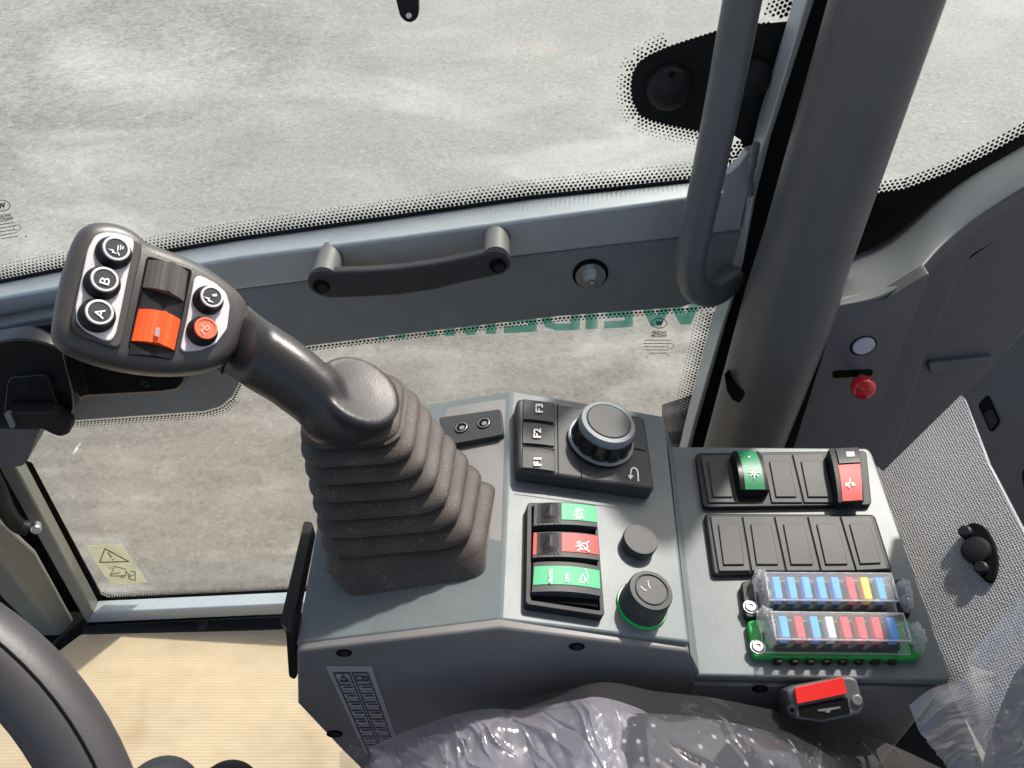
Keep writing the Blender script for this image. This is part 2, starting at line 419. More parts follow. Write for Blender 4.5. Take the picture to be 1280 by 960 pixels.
def mk(name, verts, faces, mat, parent=None, smooth=True, bevel=0.0, seg=2, ang=32, uv=None, subsurf=0, fixn=True):
    me = bpy.data.meshes.new(name)
    me.from_pydata([tuple(v) for v in verts], [], faces)
    me.update()
    bm = bmesh.new(); bm.from_mesh(me)
    bmesh.ops.remove_doubles(bm, verts=bm.verts, dist=1e-7)
    if fixn: bmesh.ops.recalc_face_normals(bm, faces=bm.faces)
    for f in bm.faces: f.smooth = smooth
    if smooth:
        for e in bm.edges:
            if len(e.link_faces) == 2 and e.calc_face_angle(0) > R(ang): e.smooth = False
    bm.to_mesh(me); bm.free()
    if uv:
        ul = me.uv_layers.new(name='UVMap')
        for lp in me.loops:
            c = me.vertices[lp.vertex_index].co
            ul.data[lp.index].uv = (c.dot(uv[0]), c.dot(uv[1]))
    o = bpy.data.objects.new(name, me)
    me.materials.append(mat)
    COL.objects.link(o)
    if parent: o.parent = parent
    if subsurf:
        md = o.modifiers.new('s', 'SUBSURF'); md.levels = subsurf; md.render_levels = subsurf
    if bevel > 0:
        md = o.modifiers.new('b', 'BEVEL'); md.width = bevel; md.segments = seg; md.limit_method = 'ANGLE'; md.angle_limit = R(ang)
        md.harden_normals = False
        for p in me.polygons: p.use_smooth = True
    return o


def rounded(poly, r, seg=5):
    """round the corners of a 2-D polygon (pixel space)"""
    if r <= 0: return list(poly)
    out, n = [], len(poly)
    for i in range(n):
        p0, p, p1 = V((*poly[i - 1], 0)), V((*poly[i], 0)), V((*poly[(i + 1) % n], 0))
        a, b = p0 - p, p1 - p
        ra, rb = min(r, a.length * .45), min(r, b.length * .45)
        A, B = p + a.normalized() * ra, p + b.normalized() * rb
        for k in range(seg + 1):
            t = k / seg
            q = A * (1 - t) ** 2 + p * 2 * t * (1 - t) + B * t * t
            out.append((q.x, q.y))
    return out


def smooth_closed(poly, n=6):
    out, m = [], len(poly)
    for i in range(m):
        p0, p1, p2, p3 = (V((*poly[(i + k) % m], 0)) for k in (-1, 0, 1, 2))
        for k in range(n):
            t = k / n
            q = 0.5 * (2 * p1 + (p2 - p0) * t + (2 * p0 - 5 * p1 + 4 * p2 - p3) * t * t + (3 * p1 - p0 - 3 * p2 + p3) * t ** 3)
            out.append((q.x, q.y))
    return out


def smooth_open(pts, n=8):
    P = [V(p) for p in pts]
    P = [P[0] * 2 - P[1]] + P + [P[-1] * 2 - P[-2]]
    out = []
    for i in range(1, len(P) - 2):
        p0, p1, p2, p3 = P[i - 1:i + 3]
        for k in range(n):
            t = k / n
            out.append(0.5 * (2 * p1 + (p2 - p0) * t + (2 * p0 - 5 * p1 + 4 * p2 - p3) * t * t + (3 * p1 - p0 - 3 * p2 + p3) * t ** 3))
    out.append(P[-2])
    return out


def prism3(name, top, nrm, depth, mat, parent=None, bevel=0.0, seg=2, **kw):
    n = len(top)
    bot = [p - nrm * depth for p in top]
    faces = [list(range(n)), list(range(2 * n - 1, n - 1, -1))] + [[i, i + n, (i + 1) % n + n, (i + 1) % n] for i in range(n)]
    return mk(name, top + bot, faces, mat, parent, bevel=bevel, seg=seg, **kw)


def prism(name, poly, pl, h1, h0, mat, parent=None, rnd=0, bevel=0.0, seg=2, **kw):
    """extrude an outline: its top face lies h1 above the plane, its foot h0 above it"""
    top = [pl.at(x, y, h1) for x, y in rounded(poly, rnd)]
    return prism3(name, top, pl.n, h1 - h0, mat, parent, bevel, seg, **kw)


def lathe(name, c, ax, prof, mat, parent=None, seg=40, ribs=0, ribd=0.0, ribz=None, cap=True, **kw):
    ax = V(ax).normalized()
    a = ax.cross(V((0, 1, 0.3))).normalized(); b = ax.cross(a)
    vs, fs = [], []
    for r, h in prof:
        for k in range(seg):
            an = 2 * math.pi * k / seg
            rr = r
            if ribs and ribz and ribz[0] <= h <= ribz[1]:
                rr = r - ribd * (1 if (k * ribs // seg * 1.0 + 0) is None else (0.5 + 0.5 * math.cos(an * ribs)) ** 6)
            vs.append(c + ax * h + (a * math.cos(an) + b * math.sin(an)) * rr)
    m = len(prof)
    for i in range(m - 1):
        for k in range(seg):
            fs.append([i * seg + k, i * seg + (k + 1) % seg, (i + 1) * seg + (k + 1) % seg, (i + 1) * seg + k])
    if cap: fs.append(list(range(seg))[::-1]); fs.append([(m - 1) * seg + k for k in range(seg)])
    return mk(name, vs, fs, mat, parent, **kw)


def tube(name, pts, rad, mat, parent=None, seg=20, squash=1.0, closed=False, **kw):
    n = len(pts); vs, fs = [], []
    up = V((0, 0, 1)); prev = None
    for i, p in enumerate(pts):
        if closed: t = (pts[(i + 1) % n] - pts[i - 1]).normalized()
        else: t = (pts[min(i + 1, n - 1)] - pts[max(i - 1, 0)]).normalized()
        if prev is None:
            a = t.orthogonal().normalized()
        else:
            a = (prev - t * prev.dot(t)).normalized()
        prev = a; b = t.cross(a)
        r = rad[i] if hasattr(rad, '__len__') else rad
        for k in range(seg):
            an = 2 * math.pi * k / seg
            vs.append(p + a * math.cos(an) * r + b * math.sin(an) * r * squash)
    for i in range(n if closed else n - 1):
        j = (i + 1) % n
        for k in range(seg):
            fs.append([i * seg + k, i * seg + (k + 1) % seg, j * seg + (k + 1) % seg, j * seg + k])
    if not closed:
        fs.append(list(range(seg))); fs.append([(n - 1) * seg + k for k in range(seg)])
    return mk(name, vs, fs, mat, parent, ang=50, **kw)


def loft(name, rings, mat, parent=None, ang=60, cap=True, **kw):
    s = len(rings[0]); vs = [p for r in rings for p in r]; fs = []
    for i in range(len(rings) - 1):
        for k in range(s):
            fs.append([i * s + k, i * s + (k + 1) % s, (i + 1) * s + (k + 1) % s, (i + 1) * s + k])
    if cap:
        fs.append(list(range(s))); fs.append([(len(rings) - 1) * s + k for k in range(s)])
    return mk(name, vs, fs, mat, parent, ang=ang, **kw)


def strokes(name, lines, w, pl, h, mat, parent=None):
    """thin printed strokes (pixel polylines) lying on a plane"""
    vs, fs = [], []
    for ln in lines:
        for (x0, y0), (x1, y1) in zip(ln[:-1], ln[1:]):
            dx, dy = x1 - x0, y1 - y0
            l = math.hypot(dx, dy) or 1
            ux, uy = dx / l, dy / l
            e = w * 0.35
            q = [(x0 - ux * e - uy * w / 2, y0 - uy * e + ux * w / 2), (x1 + ux * e - uy * w / 2, y1 + uy * e + ux * w / 2),
                 (x1 + ux * e + uy * w / 2, y1 + uy * e - ux * w / 2), (x0 - ux * e + uy * w / 2, y0 - uy * e - ux * w / 2)]
            b = len(vs)
            hh = h + 0.000012 * (len(fs) % 7)
            vs += [pl.at(x, y, hh) for x, y in q]; fs.append([b, b + 1, b + 2, b + 3])
    return mk(name, vs, fs, mat, parent, smooth=False, fixn=False)


def polys(name, plist, pl, h, mat, parent=None):
    vs, fs = [], []
    for p in plist:
        b = len(vs); vs += [pl.at(x, y, h) for x, y in p]; fs.append(list(range(b, b + len(p))))
    return mk(name, vs, fs, mat, parent, smooth=False, fixn=False)


def circ(cx, cy, rx, ry=None, n=20, a0=0, a1=360, rot=0):
    ry = ry or rx; out = []
    cr, sr = math.cos(R(rot)), math.sin(R(rot))
    full = abs(a1 - a0) >= 360
    for k in range(n + (0 if full else 1)):
        a = R(a0 + (a1 - a0) * k / n)
        x, y = rx * math.cos(a), ry * math.sin(a)
        out.append((cx + x * cr - y * sr, cy + x * sr + y * cr))
    return out


def closed(l): return l + [l[0]]


def text(name, s, cx, cy, dirv, size, pl, h, mat, parent=None, mirror=False, bold=0.0, shear=0.0, gap=1.0, upv=None):
    cu = bpy.data.curves.new('t', 'FONT'); cu.body = s; cu.size = 1.0; cu.offset = bold; cu.resolution_u = 3
    cu.space_character = gap; cu.align_x = 'CENTER'; cu.align_y = 'CENTER'; cu.shear = shear
    ob = bpy.data.objects.new('t', cu); COL.objects.link(ob)
    dg = bpy.context.evaluated_depsgraph_get(); dg.update()
    me = bpy.data.meshes.new_from_object(ob.evaluated_get(dg))
    xs = [v.co.x for v in me.vertices]; ys = [v.co.y for v in me.vertices]
    mx, my = (min(xs) + max(xs)) / 2, (min(ys) + max(ys)) / 2
    hh = max(ys) - min(ys)
    d = V((*dirv, 0)).normalized()
    u = V((d.y, -d.x, 0)) if upv is None else V((*upv, 0)).normalized()
    vs = []
    for v in me.vertices:
        x, y = (v.co.x - mx) / hh * size, (v.co.y - my) / hh * size
        if mirror: x = -x
        q = d * x + u * y
        vs.append(pl.at(cx + q.x, cy + q.y, h))
    fs = [list(p.vertices) for p in me.polygons]
    bpy.data.objects.remove(ob); bpy.data.curves.remove(cu); bpy.data.meshes.remove(me)
    return mk(name, vs, fs, mat, parent, smooth=False, fixn=False)


def bil(q, u, v):
    a, b, c, d = q  # TL TR BR BL
    return a * (1 - u) * (1 - v) + b * u * (1 - v) + c * u * v + d * (1 - u) * v


def patch(name, corners, pl, h0, hf, base, mat, parent=None, nu=14, nv=4, ur=(0, 1), vr=(0, 1), ang=40, **kw):
    """a block on a plane whose top is a height field over a quad (pixel corners TL TR BR BL, seen at height h0)"""
    q = [pl.at(x, y, h0) for x, y in corners]
    vs, fs = [], []
    for i in range(nu + 1):
        for j in range(nv + 1):
            u = ur[0] + (ur[1] - ur[0]) * i / nu; v = vr[0] + (vr[1] - vr[0]) * j / nv
            vs.append(bil(q, u, v) + pl.n * (hf(u, v)))
    idx = lambda i, j: i * (nv + 1) + j
    for i in range(nu):
        for j in range(nv): fs.append([idx(i, j), idx(i + 1, j), idx(i + 1, j + 1), idx(i, j + 1)])
    rim = [idx(i, 0) for i in range(nu)] + [idx(nu, j) for j in range(nv)] + [idx(i, nv) for i in range(nu, 0, -1)] + [idx(0, j) for j in range(nv, 0, -1)]
    low = []
    for r_ in rim:
        p = vs[r_]; hgt = (p - pl.o).dot(pl.n)
        low.append(len(vs)); vs.append(p - pl.n * (hgt - base))
    m = len(rim)
    for k in range(m): fs.append([rim[k], low[k], low[(k + 1) % m], rim[(k + 1) % m]])
    fs.append(low)
    return mk(name, vs, fs, mat, parent, ang=ang, **kw)


def rails(name, rows, mat, parent=None, back=0.02, **kw):
    """a folded sheet through rows of (pixel polyline, Y) - every row the same count of points - closed behind"""
    pts = [[YP(y).at(*p) for p in r] for r, y in rows]
    n = len(pts[0]); prof = pts + [[p + V((0, back, 0)) for p in pts[-1]]]
    vs = [p for r in prof for p in r]; m = len(prof); fs = []
    for i in range(m):
        for k in range(n - 1):
            a, b = i * n + k, ((i + 1) % m) * n + k
            fs.append([a, a + 1, b + 1, b])
    fs.append([i * n for i in range(m)]); fs.append([i * n + n - 1 for i in range(m)])
    return mk(name, vs, fs, mat, parent, **kw)


def frit(name, path, pl, side, rows, s, mat, parent, r0=0.60, r1=0.20, h=0.001, skip=None):
    """rows of printed dots that shrink away from a path (pixels) on a window plane"""
    P = [pl.at(*p) for p in path]
    sd = pl.at(*side) - P[len(P) // 2]
    vs, fs = [], []
    seglen = [(b - a).length for a, b in zip(P[:-1], P[1:])]
    tot = sum(seglen)
    def at(d):
        for a, b, l in zip(P[:-1], P[1:], seglen):
            if d <= l: return a + (b - a) * (d / l), (b - a).normalized()
            d -= l
        return P[-1], (P[-1] - P[-2]).normalized()
    for k in range(rows):
        r = s * (r0 + (r1 - r0) * k / max(1, rows - 1))
        d = (s / 2 if k % 2 else 0)
        while d < tot:
            p, t = at(d)
            nn = pl.n.cross(t)
            if nn.dot(sd) < 0: nn = -nn
            c = p + nn * (s * 0.8 * k) + pl.n * h
            b = len(vs)
            for q in range(8):
                an = 2 * math.pi * q / 8
                vs.append(c + t * math.cos(an) * r + nn * math.sin(an) * r + pl.n * (0.00002 * (k % 2)))
            fs.append(list(range(b, b + 8)))
            d += s
    return mk(name, vs, fs, mat, parent, smooth=False, fixn=False)


def screw(name, px, py, r, pl, h, mat, parent, ring=None):
    o = lathe(name, pl.at(px, py, h), pl.n, [(r, 0), (r, 0.0012), (r * .8, 0.0018), (r * .45, 0.0018), (r * .42, 0.0006), (0.0001, 0.0006)], mat, parent, seg=24)
    return o

# ------------------------------------------------------------------ ground, floor
g = mk('ground', [(-150, -150, -1.75), (150, -150, -1.75), (150, 150, -1.75), (-150, 150, -1.75)], [[0, 1, 2, 3]], M['ground'])
tag(g, 'pale worn concrete yard outside the cab windows', 'ground', kind='structure')
fl = mk('cab_floor', [(-1.1, -.6, -1.056), (.6, -.6, -1.056), (.6, .612, -1.056), (-1.1, .612, -1.056),
                      (-1.1, -.6, -1.10), (.6, -.6, -1.10), (.6, .612, -1.10), (-1.1, .612, -1.10)],
        [[0, 1, 2, 3], [7, 6, 5, 4], [0, 4, 5, 1], [1, 5, 6, 2], [2, 6, 7, 3], [3, 7, 4, 0]], M['void'])
tag(fl, 'black rubber cab floor under the cardboard sheet', 'floor', kind='structure')
FZ = ZP(-1.05)
mat_ = prism('cardboard_sheet', [(101, 793), (180, 791), (270, 789), (370, 786), (640, 790), (640, 1200), (-300, 1200), (-300, 1110), (69, 817)], FZ, 0.002, -0.003, M['card'], bevel=0.0008)
tag(mat_, 'tan corrugated cardboard sheet laid over the cab floor', 'cardboard')
# rails: the folded sheet ends at its own back row
t = thing('door_sill', 'dark sill strip with one screw below the door', 'sill')
prism('sill_strip', [(104, 781), (230, 775), (360, 769), (620, 757), (620, 776), (370, 785), (230, 789), (103, 792)], ZP(-1.047), 0, -0.008, M['black'], t, bevel=0.002)
screw('screw', 254, 782, 0.007, ZP(-1.047), 0, M['key'], t)

# ------------------------------------------------------------------ door
door = thing('cab_door', 'grey framed cab door with an upper and a lower window', 'door')
YG = YP(0.622)
up_glass = prism('upper_pane', [(-220, 395), (0, 353), (86, 336), (300, 299), (500, 271), (660, 248), (863, 227), (940, 216), (945, 185), (991, 0), (1030, -160), (-220, -160)], YP(0.628), 0.002, -0.002, M['glass'], door)
lo_glass = prism('lower_pane', [(24, 540), (110, 500), (330, 420), (900, 365), (853, 560), (840, 730), (350, 755), (112, 766)], YP(0.628), 0.002, -0.002, M['glass'], door)
R1 = [(-200, 392), (0, 353), (86, 336), (300, 299), (500, 271), (660, 248), (863, 227), (936, 217)]
R2 = [(-200, 410), (0, 372), (86, 357), (300, 322), (500, 297), (660, 275), (863, 247), (936, 240)]
R3 = [(-200, 440), (0, 406), (86, 392), (300, 362), (500, 337), (660, 319), (863, 296), (926, 288)]
rails('cross_bar', [(R1, .622), (R2, .596), (R3, .596)], M['door'], door, back=0.024, bevel=0.0025, seg=3)
P3 = [(-200, 441), (0, 407), (150, 384), (300, 362), (500, 337), (660, 319), (863, 296), (926, 288)]
low_edge = [(926, 360), (852, 385), (700, 396), (500, 419), (378, 434), (325, 441), (306, 452), (300, 478), (290, 497), (276, 509), (255, 515), (170, 521), (84, 527), (20, 545), (-200, 560)]
prism('lower_panel', P3 + low_edge, YP(0.601), 0, -0.016, M['door_panel'], door, bevel=0.002)
# stiles and bottom rail
rails('front_stile', [([(20, 540), (32, 578), (122, 750)], .612), ([(8, 545), (20, 584), (116, 765)], .590), ([(-12, 552), (2, 590), (108, 779)], .590)], M['olive'], door, back=0.03, bevel=0.002)
rails('bottom_rail', [([(122, 751), (360, 740), (600, 728), (860, 716)], .612), ([(116, 766), (356, 755), (600, 743), (860, 731)], .590), ([(107, 779), (353, 768), (600, 757), (860, 745)], .590)], M['door'], door, back=0.03, bevel=0.002)
lf = [(1032, -150), (991, 0), (943, 187), (934, 240), (923, 328), (910, 368), (896, 385), (861, 517), (846, 580), (820, 700)]
md = [(1050, -150), (1008, 0), (957, 170), (940, 245), (927, 326), (914, 368), (904, 400), (866, 530), (851, 590), (824, 705)]
rt = [(1064, -150), (1018, 0), (964, 170), (944, 250), (930, 326), (918, 372), (908, 403), (869, 540), (855, 595), (828, 710)]
rails('rear_stile', [(lf, .600), (md, .575), (rt, .575)], M['door'], door, back=0.04, bevel=0.0015)
# black seal beside the rear stile
prism('door_seal', [(1056, -150), (1016, 0), (960, 170), (942, 250), (916, 368), (905, 403), (866, 540), (848, 610), (900, 610), (945, 440), (970, 330), (1060, 0), (1100, -150)], YP(0.60), 0, -0.02, M['void'], door)
# corner gusset with weld
prism('corner_gusset', [(900, 221), (912, 216), (924, 205), (934, 190), (944, 188), (940, 246), (905, 246)], YP(0.588), 0, -0.01, M['door'], door, bevel=0.001)
wv = [pt(936, 212, .70), pt(934, 226, .698), pt(939, 240, .695)]
lump = []
tube('weld_bead', smooth_open([YP(.575).at(946, 178), YP(.575).at(941, 205), YP(.575).at(937, 225), YP(.575).at(939, 243)], 10), [0.0022 + 0.0012 * abs(math.sin(i * 1.3)) for i in range(31)], M['paint'], door, seg=10)
# prints on glass
band = [(-200, 392), (0, 353), (86, 336), (300, 299), (500, 271), (660, 248), (863, 227), (905, 222)]
prism('upper_print', [(x, y - 3.5) for x, y in band] + [(x, y + 16) for x, y in band[::-1]], YG, 0.001, 0.0004, M['frit'], door)
frit('upper_dots', [(x, y - 6.5) for x, y in band], YG, (400, 200), 5, 0.0040, M['frit'], door, r0=.42, r1=.15)
plate_out = [(1040, 20), (982, 27), (951, 30), (900, 38), (862, 50), (835, 59), (812, 69), (799, 78), (791, 92), (789, 110), (791, 126), (800, 144), (816, 151), (835, 156), (875, 164), (912, 166), (926, 175), (932, 190), (925, 205), (905, 222), (930, 240), (970, 230)]
prism('mirror_mount_print', plate_out, YG, 0.0012, 0.0006, M['frit'], door)
frit('mount_dots', [(960, 29), (951, 30), (900, 38), (862, 50), (835, 59), (812, 69), (799, 78), (791, 92), (789, 110), (791, 126), (800, 144), (816, 151), (835, 156), (875, 164), (912, 166)], YG, (740, 110), 5, 0.0036, M['frit'], door, r0=.42, r1=.15)
frit('side_dots', [(905, 222), (925, 205), (932, 190), (926, 175)], YG, (905, 190), 5, 0.0039, M['frit'], door, r0=.44, r1=.3)
frit('stile_dots', [(992, -10), (986, 8), (980, 24)], YG, (940, 0), 6, 0.0039, M['frit'], door, r0=.44, r1=.25)
for nm, cx, cy, rr, hole in (('mount_cap', 836, 108, .0185, True), ('mount_cap', 941, 96, .015, False)):
    c = YG.at(cx, cy, 0.002)
    cp_ = lathe(nm, c, (0, -1, 0), [(rr, 0), (rr, .002)] + [(rr * math.cos(R(a)), .002 + rr * .75 * math.sin(R(a))) for a in range(8, 90, 8)] + [(.0003, .002 + rr * .75)], M['black'], door, seg=36)
    if hole:
        lathe('cap_hole', YG.at(840, 93, 0.0155), (-.05, -.9, .42), [(.0026, -.001), (.0026, .0003), (.0001, .0003)], M['void'], cp_, seg=14)
lob = [(92, 700), (36, 583), (20, 540)]
prism('lower_print', [(32, 575), (40, 579), (126, 743), (136, 747), (356, 737), (600, 725), (830, 714), (856, 540), (895, 388), (900, 395), (866, 540), (840, 735), (356, 748), (120, 756), (22, 580)], YG, 0.001, 0.0004, M['frit'], door)
frit('lower_dots', [(40, 580), (126, 740), (138, 745), (356, 735), (600, 723), (826, 712)], YG, (300, 640), 4, 0.0039, M['frit'], door, r0=.42, r1=.18)
frit('lower_dots', [(828, 690), (853, 545), (893, 390)], YG, (700, 560), 6, 0.0042, M['frit'], door, r0=.42, r1=.16)
frit('lower_dots', [(891, 383), (852, 386), (700, 397), (500, 420), (378, 435), (330, 441)], YG, (600, 500), 2, 0.0042, M['frit'], door, r0=.38, r1=.26)
frit('lower_dots', [(302, 478), (292, 498), (277, 510), (255, 516), (170, 522), (84, 528)], YG, (230, 560), 3, 0.0041, M['frit'], door, r0=.38, r1=.2)
# mirrored lettering outside the lower pane
YO = YP(0.634)
def base_y(x): return 406 + (850 - x) * 0.048
def lett(polys_, x0, x1, Hh=34):
    out = []
    for p in polys_:
        out.append([(x1 - u * (x1 - x0), base_y(x1 - u * (x1 - x0)) - v * Hh) for u, v in p])
    return out
rect = lambda a, b, c, d: [(a, b), (c, b), (c, d), (a, d)]
EE = [rect(0, 0, .28, 1), rect(.28, 0, 1, .26), rect(.28, .38, .9, .62), rect(.28, .76, 1, 1)]
WW = [[(0, 1), (.19, 0), (.35, 0), (.5, .66), (.65, 0), (.81, 0), (1, 1), (.83, 1), (.73, .38), (.59, 1), (.41, 1), (.27, .38), (.17, 1)]]
II = [rect(0, 0, 1, 1)]
DD = [rect(0, 0, .24, 1), [(.24, 0), (.62, 0), (.9, .16), (1, .4), (.76, .42), (.7, .3), (.55, .25), (.24, .25)], [(.24, 1), (.62, 1), (.9, .84), (1, .6), (.76, .58), (.7, .7), (.55, .75), (.24, .75)], rect(.76, .4, 1, .6)]
MM = [[(0, 0), (.2, 0), (.2, .62), (.42, 0), (.58, 0), (.8, .62), (.8, 0), (1, 0), (1, 1), (.78, 1), (.5, .3), (.22, 1), (0, 1)]]
AA = [[(0, 0), (.22, 0), (.3, .2), (.7, .2), (.78, 0), (1, 0), (.6, 1), (.4, 1)]]
NN = [[(0, 0), (.24, 0), (.24, .62), (.76, 0), (1, 0), (1, 1), (.76, 1), (.76, .38), (.24, 1), (0, 1)]]
LT = []
for gl_, x0, x1 in ((WW, 798, 879), (EE, 755, 791), (II, 732, 747), (DD, 677, 725), (EE, 630, 671), (MM, 556, 620), (AA, 492, 548), (NN, 438, 484), (NN, 380, 428)):
    LT += lett(gl_, x0, x1)
polys('brand_lettering', LT, YO, 0, M['letters'], door)
# etched glass marks
def etched(cx, cy, s, k):
    w = s
    sl = -0.16 * k
    ln = []
    e = circ(cx, cy, 17 * w, 11 * w, 24)
    strokes('glass_mark', [closed(e)], 1.6 * w, YG, .0014, M['frit'], door)
    text('glass_mark', 'W', cx, cy, (1, sl), 11 * w, YG, .0014, M['frit'], door, bold=.05)
    text('glass_mark', 'WICKER', cx + 2 * k, cy + 21 * w, (1, sl), 6.5 * w, YG, .0014, M['frit'], door, mirror=True, bold=.03)
    text('glass_mark', 'WEIZOM', cx + 4 * k, cy + 28 * w, (1, sl), 6.5 * w, YG, .0014, M['frit'], door, mirror=True, bold=.03)
    for i, (a, b) in enumerate(((-32, 22), (-34, 16), (-32, 12), (-30, 16), (-20, 12))):
        y = cy + (38 + i * 7.2) * w
        segs, x = [], cx + a * w + i * 3 * k
        while x < cx + b * w + i * 3 * k:
            dx = random.uniform(4, 9) * w
            segs.append([(x, y + sl * (x - cx)), (x + dx, y + sl * (x + dx - cx))]); x += dx + 1.6 * w
        strokes('glass_mark', segs, 1.5 * w, YG, .0014, M['darkink'], door)
    strokes('glass_mark', [closed(circ(cx + 25 * w + 4 * k, cy + 51 * w - 4 * k, 8 * w, 5.5 * w, 16))], 1.0 * w, YG, .0014, M['frit'], door)
    polys('glass_mark', [circ(cx - 28 * w + 8 * k, cy + 76 * w, 1.6 * w, n=8), circ(cx + 20 * w + 18 * k, cy + 72 * w - 6 * k, 1.6 * w, n=8)], YG, .0014, M['frit'], door)
etched(824, 404, 0.56, 0)
etched(2, 257, 0.62, 1.0)
# warning sticker on the lower pane
stk = prism('warning_sticker', [(105.5, 682), (152, 681), (184, 728), (139, 732)], YG, .002, .0015, M['sticker'], door)
strokes('warning_sign', [closed([(131, 686), (124.5, 703), (161, 702)]), [(135, 691), (139, 697)], [(140.5, 699.3), (141.5, 699.6)]], 1.5, YG, .0024, M['brownink'], stk)
strokes('machine_pictogram', [closed([(143, 708), (156, 711), (158, 714), (157, 720), (138, 720)]), [(138, 718), (150, 716)], [(157, 715), (162, 718), (161, 724)], closed(circ(153, 721, 2, 1.6, 8)), [(163, 714), (169, 715), (169, 726), (163, 724), (160, 719)], [(162, 721), (168, 718)], [(137, 709.5), (138.4, 710.4)]], 1.1, YG, .0024, M['brownink'], stk)
# grab handle
YS = YP(0.564)
hnd = [(383, 353), (386, 345), (394, 341), (420, 340), (460, 339), (500, 336), (545, 330), (580, 323), (606, 317), (622, 316), (633, 320), (639, 330), (636, 338), (628, 344), (605, 349), (581, 354), (545, 363), (500, 370), (450, 373), (412, 374), (396, 370), (387, 363)]
gh = prism('grab_handle', rounded(hnd, 3, 2), YS, 0, -0.010, M['key'], door, bevel=0.003, seg=3)
for cx, cy in ((405, 349), (620, 324)):
    c = YS.at(cx, cy)
    lathe('handle_post', c, (0, 1, 0), [(.0116, 0.002), (.0116, .016), (.0120, .028), (.0130, .0378)], M['paint_side'], gh, seg=28)
for cx, cy in ((402, 358), (622, 332)):
    lathe('bolt_recess', YS.at(cx, cy), (0, -1, 0), [(.0074, -.002), (.0074, .0004), (.0001, .0004)], M['void'], gh, seg=24)  # raised black disc stands for the shade of a deep recess
    lathe('handle_bolt', YS.at(cx + 2.5, cy + 2), (0, -1, 0), [(.0042, .0002), (.0042, .0008), (.0034, .0011), (.0001, .0011)], M['black'], gh, seg=18)
# bolt on the panel
YB = YP(0.601)
lathe('bolt_hole', YB.at(738, 342), (0, -1, 0), [(.0165, 0), (.0165, .0006), (.0001, .0006)], M['void'], door, seg=30)
bo = lathe('bolt', YB.at(738, 343.5), (0, -1, 0), [(.0138, .0006), (.0138, .0022), (.0001, .0022)], M['zinc'], door, seg=32)
lathe('bolt_nut', YB.at(738.5, 345), (0, -1, 0), [(.0072, .002), (.0072, .008), (.0064, .0092), (.0001, .0092)], M['zinc'], bo, seg=6, smooth=False)
lathe('bolt_stud', YB.at(738.5, 345), (0, -1, 0), [(.0044, .008), (.0044, .0145), (.0036, .016), (.0001, .0162)], M['steel'], bo, seg=16)
# bent tube handle
YT = YP(0.535)
tp = [(958, -150), (928, 0), (898, 156), (868, 300), (863, 332), (866, 352), (874, 363), (888, 366), (902, 359), (915, 344)]
yy = [.535, .535, .535, .537, .54, .543, .548, .556, .566, .58]
tps = smooth_open([YP(y).at(*p) for p, y in zip(tp, yy)], 8)
tube('tube_handle', tps, 0.0124, M['tube'], door, seg=24)
# latch housing
YL = YP(0.575)
lat = prism('latch_housing', [(-160, 440), (0, 412), (30, 406), (70, 399), (110, 420), (170, 448), (232, 462), (233, 478), (226, 489), (205, 493), (110, 498), (96, 505), (84, 526), (48, 536), (-160, 560)], YL, .012, -.012, M['black_gloss'], door, bevel=0.005, seg=4)
prism('latch_cover', smooth_closed([(-120, 440), (-20, 430), (30, 424), (75, 436), (80, 450), (92, 505), (78, 522), (0, 524), (-120, 530)], 4), YL, .030, .01, M['black_gloss'], lat, bevel=0.009, seg=5)
prism('latch_pad', rounded([(10, 472), (58, 468), (76, 520), (4, 522)], 8), YL, .036, .028, M['black_gloss'], lat, bevel=0.004, seg=4)
prism('latch_recess', rounded([(104, 455), (180, 458), (226, 463), (228, 478), (220, 487), (112, 494)], 6), YL, .0136, .011, M['void'], lat, bevel=0.001)
screw('screw', 182, 479, .0045, YL, .0136, M['black'], lat)
lv = prism('latch_lever', rounded([(2, 517), (14, 516), (58, 516), (70, 521), (87, 534), (87, 543), (76, 547), (66, 544), (50, 536), (16, 537)], 4), YL, .052, .036, M['black'], lat, bevel=0.004, seg=3)
prism('lever_tip', rounded([(5, 518), (12, 517), (19, 534), (13, 536)], 2), YL, .0545, .050, M['ring'], lv, bevel=0.001)
prism('latch_box', rounded([(-120, 535), (50, 537), (42, 556), (34, 577), (27, 583), (-120, 586)], 4), YL, .030, -.01, M['trim'], lat, bevel=0.004, seg=3)

# ------------------------------------------------------------------ front pillar
fp = thing('front_pillar', 'olive grey front pillar at the left of the door', 'pillar')
a_out = [(-90, 470), (0, 646), (27, 672), (41, 684), (101, 791)]
rails('pillar_tube', [([(-60, 520), (0, 644), (45, 686), (101, 790)], .60), ([(-80, 560), (-20, 668), (30, 735), (84, 803)], .575), ([(-90, 590), (-40, 700), (4, 752), (68, 815)], .575)], M['olive'], fp, back=.05, bevel=0.006, seg=3)
prism('pillar_gap', [(-60, 500), (2, 588), (44, 655), (112, 780), (101, 800), (20, 680), (-60, 560)], YP(.625), 0, -.01, M['void'], fp)
ar = tube('hinge_arm', smooth_open([YP(.57).at(-30, 560), YP(.57).at(-6, 605), YP(.57).at(8, 638), YP(.57).at(22, 656), YP(.57).at(36, 661)], 8), 0.0095, M['black'], fp, seg=14)
lathe('arm_bolt', YP(.565).at(45, 660), (.5, -.8, .3), [(.006, -.006), (.006, .004), (.0045, .006), (.0001, .006)], M['zinc'], ar, seg=18)
dp = prism('dash_panel', [(-260, 560), (-30, 640), (66, 816), (30, 860), (-260, 1000)], YP(.60), 0, -.03, M['black'], bevel=.002)
tag(dp, 'black dashboard edge behind the steering wheel rim', 'dashboard')

